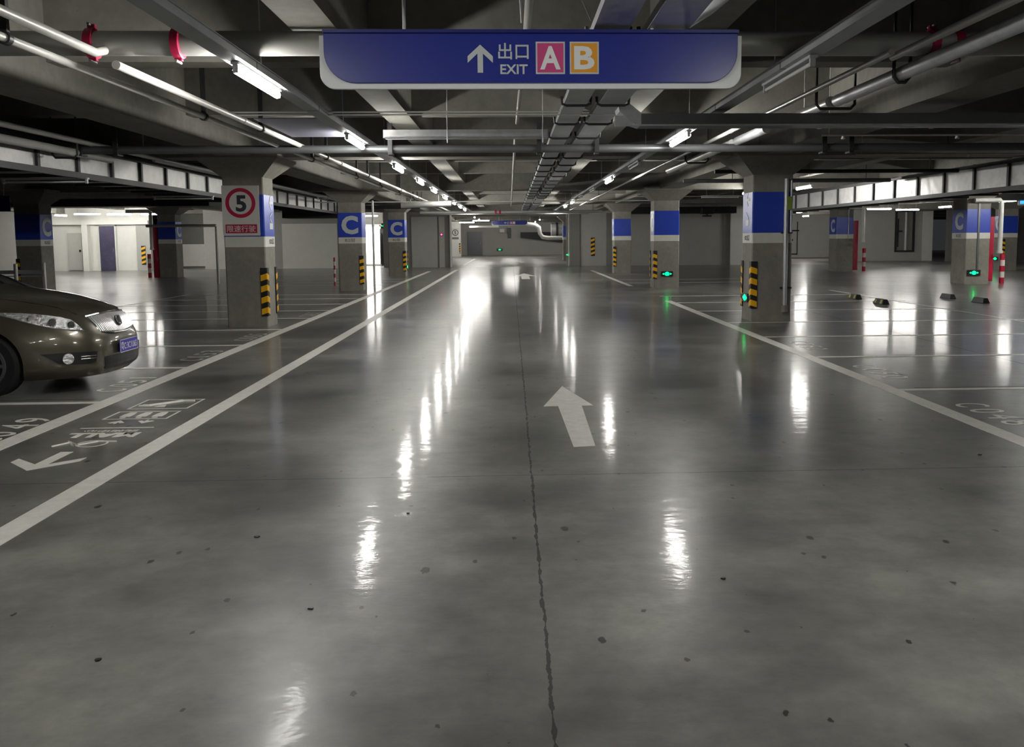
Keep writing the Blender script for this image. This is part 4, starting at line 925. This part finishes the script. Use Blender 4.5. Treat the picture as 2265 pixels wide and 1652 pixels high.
md = body.modifiers.new('arches', 'BOOLEAN'); md.object = co; md.operation = 'DIFFERENCE'; md.solver = 'EXACT'
dg = bpy.context.evaluated_depsgraph_get(); dg.update()
nm = bpy.data.meshes.new_from_object(body.evaluated_get(dg)); body.modifiers.clear(); body.data = nm
if len(nm.materials) > 1: pass
for p in nm.polygons: p.use_smooth = True; p.material_index = 0
try: nm.set_sharp_from_angle(angle=math.radians(38))
except Exception: pass
bpy.data.objects.remove(co)
# greenhouse: same slice idea
GZ = [.98,1.05,1.15,1.25,1.35,1.42,1.455,1.47]
GF = [(.98,1.10),(1.10,1.36),(1.25,1.72),(1.40,2.15),(1.47,2.6)]; GR = [(.98,4.5),(1.15,4.15),(1.35,3.75),(1.47,3.2)]; GW = [(.98,.84),(1.1,.80),(1.25,.73),(1.38,.65),(1.44,.58),(1.47,.42)]
v = []; n = None
for z in GZ:
    a, r_, w = interp(GF, z), interp(GR, z), interp(GW, z)
    h = [(-a, 0), (-a-.01, w*.4), (-a-.05, w*.75), (-a-.16, w*.95), (-a-.45, w), (-(a+r_)/2, w*1.01), (-r_+.3, w), (-r_+.08, w*.9), (-r_, w*.5), (-r_, 0)]
    ring = [(p, q, z) for p, q in h] + [(p, -q, z) for p, q in h[-2:0:-1]]; n = len(ring); v += ring
f = []
for i in range(len(GZ)-1): f += [(i*n+k, i*n+(k+1)%n, (i+1)*n+(k+1)%n, (i+1)*n+k) for k in range(n)]
glass_f = [q for i, q in enumerate(f) if 1 <= i // n <= 4 and (i % n) in (0,1,4,5,7,8,9,10,12,13,16,17)]
MB().add(v, f + [tuple(range((len(GZ)-1)*n, len(GZ)*n))]).build('cabin', M_CAR, car, smooth=True)
ctr = Vector((-2.6, 0, 1.1)); gv = [tuple(Vector(p) + (Vector(p)-ctr).normalized()*.006) for p in v]
MB().add(gv, glass_f).build('windows', M_GLASS, car, smooth=True)
# wheels
for wx in WX:
    for s in (-1, 1):
        y0, y1 = s*.66, s*.865
        q = MB().tube([(wx, y0, .325), (wx, y0+s*.02, .325), (wx, y1-s*.03, .325), (wx, y1, .325)], [.29, .325, .325, .295], 36).build('wheel', M_TYRE, car, smooth=True)
        rm = MB(); annulus(rm, .19, .215, 0, .02, frame_mat((wx, y1, .325), (1, 0, 0), (0, 0, 1)) if s < 0 else frame_mat((wx, y1, .325), (-1, 0, 0), (0, 0, 1)))
        for k in range(7):
            an = 2*PI*k/7; rm.tube([(wx, y1+s*.01, .325), (wx+.2*math.cos(an), y1+s*.005, .325+.2*math.sin(an))], [.035, .016], 6)
        rm.build('rim', M_MIDM, q)
# patches that follow the nose
def patch(top, bot, off, nx=14, nz=5, side=1, thick=.01):
    """grid between two (b,z) curves laid on the nose and pushed out by off"""
    def at(curve, u):
        t_ = u * (len(curve)-1); i = min(int(t_), len(curve)-2); k = t_-i
        return (curve[i][0]*(1-k)+curve[i+1][0]*k, curve[i][1]*(1-k)+curve[i+1][1]*k)
    P = []; Q = []
    for j in range(nz+1):
        for i in range(nx+1):
            a = at(top, i/nx); c = at(bot, i/nx); b_ = c[0]+(a[0]-c[0])*j/nz; z_ = c[1]+(a[1]-c[1])*j/nz
            e = .01; gx = (nose(b_+e, z_)-nose(b_-e, z_))/(2*e); gz = (nose(b_, z_+e)-nose(b_, z_-e))/(2*e)
            nrm = Vector((1, -gx, -gz)).normalized(); p = Vector((nose(b_, z_), b_, z_))
            P.append(p + nrm*off); Q.append(p - nrm*.02)
    P = [Vector((p.x, p.y*side, p.z)) for p in P]; Q = [Vector((p.x, p.y*side, p.z)) for p in Q]
    m = nx+1; F = [(j*m+i, j*m+i+1, (j+1)*m+i+1, (j+1)*m+i) for j in range(nz) for i in range(nx)]
    k = len(P); border = [i for i in range(m)] + [j*m+nx for j in range(1, nz+1)] + [nz*m+i for i in range(nx-1, -1, -1)] + [j*m for j in range(nz-1, 0, -1)]
    F += [(border[i], border[(i+1) % len(border)], border[(i+1) % len(border)]+k, border[i]+k) for i in range(len(border))]
    return MB().add([tuple(p) for p in P+Q], F)
def nosept(b, z, off=0): return Vector((nose(b, z) + off, b, z))
HT = [(.80,.85),(.75,.845),(.69,.825),(.62,.79),(.575,.755)]; HB = [(.795,.835),(.775,.75),(.72,.69),(.63,.655),(.555,.645)]
for s in (-1, 1):
    h = patch(HT, HB, .006, side=s).build('headlight', M_LAMPC, car, smooth=True)
    for b_, z_, r in ((.615, .705, .04), (.69, .735, .045), (.745, .78, .03)):
        p = nosept(b_, z_, .012); p.y *= s
        dirv = Vector((1, s*.8, .3)).normalized()
        MB().tube([p, p + dirv*.012], [r, r*.75], 18).build('lamp_lens', M_CHROME, h, smooth=True)
    tr = MB()
    P = [nosept(b_, z_, .01) for b_, z_ in HB[::-1]]
    tr.tube([(p.x, p.y*s, p.z) for p in P], .005, 6).build('trim', M_CHROME, h)
    fo = patch([(.50,.425),(.60,.43),(.70,.435),(.80,.43)], [(.52,.315),(.58,.305),(.66,.305),(.735,.325)], .004, side=s).build('foglight_recess', M_BLACK, car)
    p = nosept(.70, .372, .0); p.y *= s; dv = Vector((1, s*.9, 0)).normalized()
    MB().tube([p, p + dv*.02], .055, 20).build('foglight', M_LAMPC, fo, smooth=True)
    sb = MB()
    for z_ in (.36, .385): P = [nosept(b_, z_, .012) for b_ in (.53, .58, .64)]; sb.tube([(q.x, q.y*s, q.z) for q in P], .005, 6)
    sb.build('chrome_bar', M_CHROME, fo)
gt = [(-.43,.775),(-.2,.79),(0,.795),(.2,.79),(.43,.775)]; gb = [(-.36,.615),(-.2,.585),(0,.58),(.2,.585),(.36,.615)]
gr = patch(gt, gb, .004, nx=24).build('grille', mat('grille_mesh', (.10, .10, .10), .45, .4), car, smooth=True)
sl = MB()
for k in range(-14, 15):
    b_ = k*.028; t_ = .5*(b_/.43)**2; z1 = .785 - .02*abs(b_)/.43; z0 = .59 + .03*abs(b_)/.4
    sl.tube([nosept(b_, z0 + (z1-z0)*u, .012) for u in (0, .25, .5, .75, 1)], .0068, 5)
sl.build('grille_slats', M_SLAT, gr)
fr = MB().tube([nosept(b_, z_, .014) for b_, z_ in gt], .010, 6); fr.tube([nosept(b_, z_, .012) for b_, z_ in gb], .008, 6); fr.build('grille_frame', M_CHROME, gr)
em = nosept(0, .70, .035); eb = MB(); annulus(eb, .045, .058, 0, .012, frame_mat(em, (0, 1, 0), (-.45, 0, 1)), 28)
for k in (-1, 0, 1): eb.box(-.012, .012, -.04, .04, .0, .012, frame_mat(em + Vector((0, k*.026, k*.012)), (0, 1, 0), (-.45, 0, 1)) @ Matrix.Rotation(-.5, 4, 'Z'))
eb.build('emblem', M_DARKM, gr)
patch([(-.42,.355),(-.2,.36),(.2,.36),(.42,.355)], [(-.40,.225),(-.2,.215),(.2,.215),(.40,.225)], .003, nx=18).build('lower_intake', M_BLACK, car)
pl = MB().box(-.22, .22, -.07, .07, 0, .008, frame_mat((.022, 0, .435), (0, 1, 0), (0, 0, 1))).build('number_plate', M_PLATE, car, bevel=.006)
V, Fc = text_mesh('粤C·3C1U65', .09, .01, .002, .38); MB().add(V, Fc, frame_mat((.0305, 0, .435), (0, 1, 0), (0, 0, 1))).build('plate_lettering', M_POSTW, pl)
b = MB()
for r in ((-.218,.218,-.069,-.062),(-.218,.218,.062,.069),(-.218,-.212,-.069,.069),(.212,.218,-.069,.069)): b.box(*r, 0, .003, frame_mat((.0305, 0, .435), (0, 1, 0), (0, 0, 1)))
b.build('plate_border', M_POSTW, pl)
for s in (-1, 1): # bonnet crease, mirrors
    MB().tube([nosept(s*.47, .80, .004), nosept(s*.50, .88, .004), nosept(s*.54, .93, .004), nosept(s*.56, .985, .003)], .006, 5).build('bonnet_seam', M_BLACK, car)
    MB().tube([(-1.75, s*.84, 1.0), (-1.72, s*.95, 1.04), (-1.72, s*1.03, 1.05)], [.04, .075, .05], 10).build('door_mirror', M_CAR, car, smooth=True)
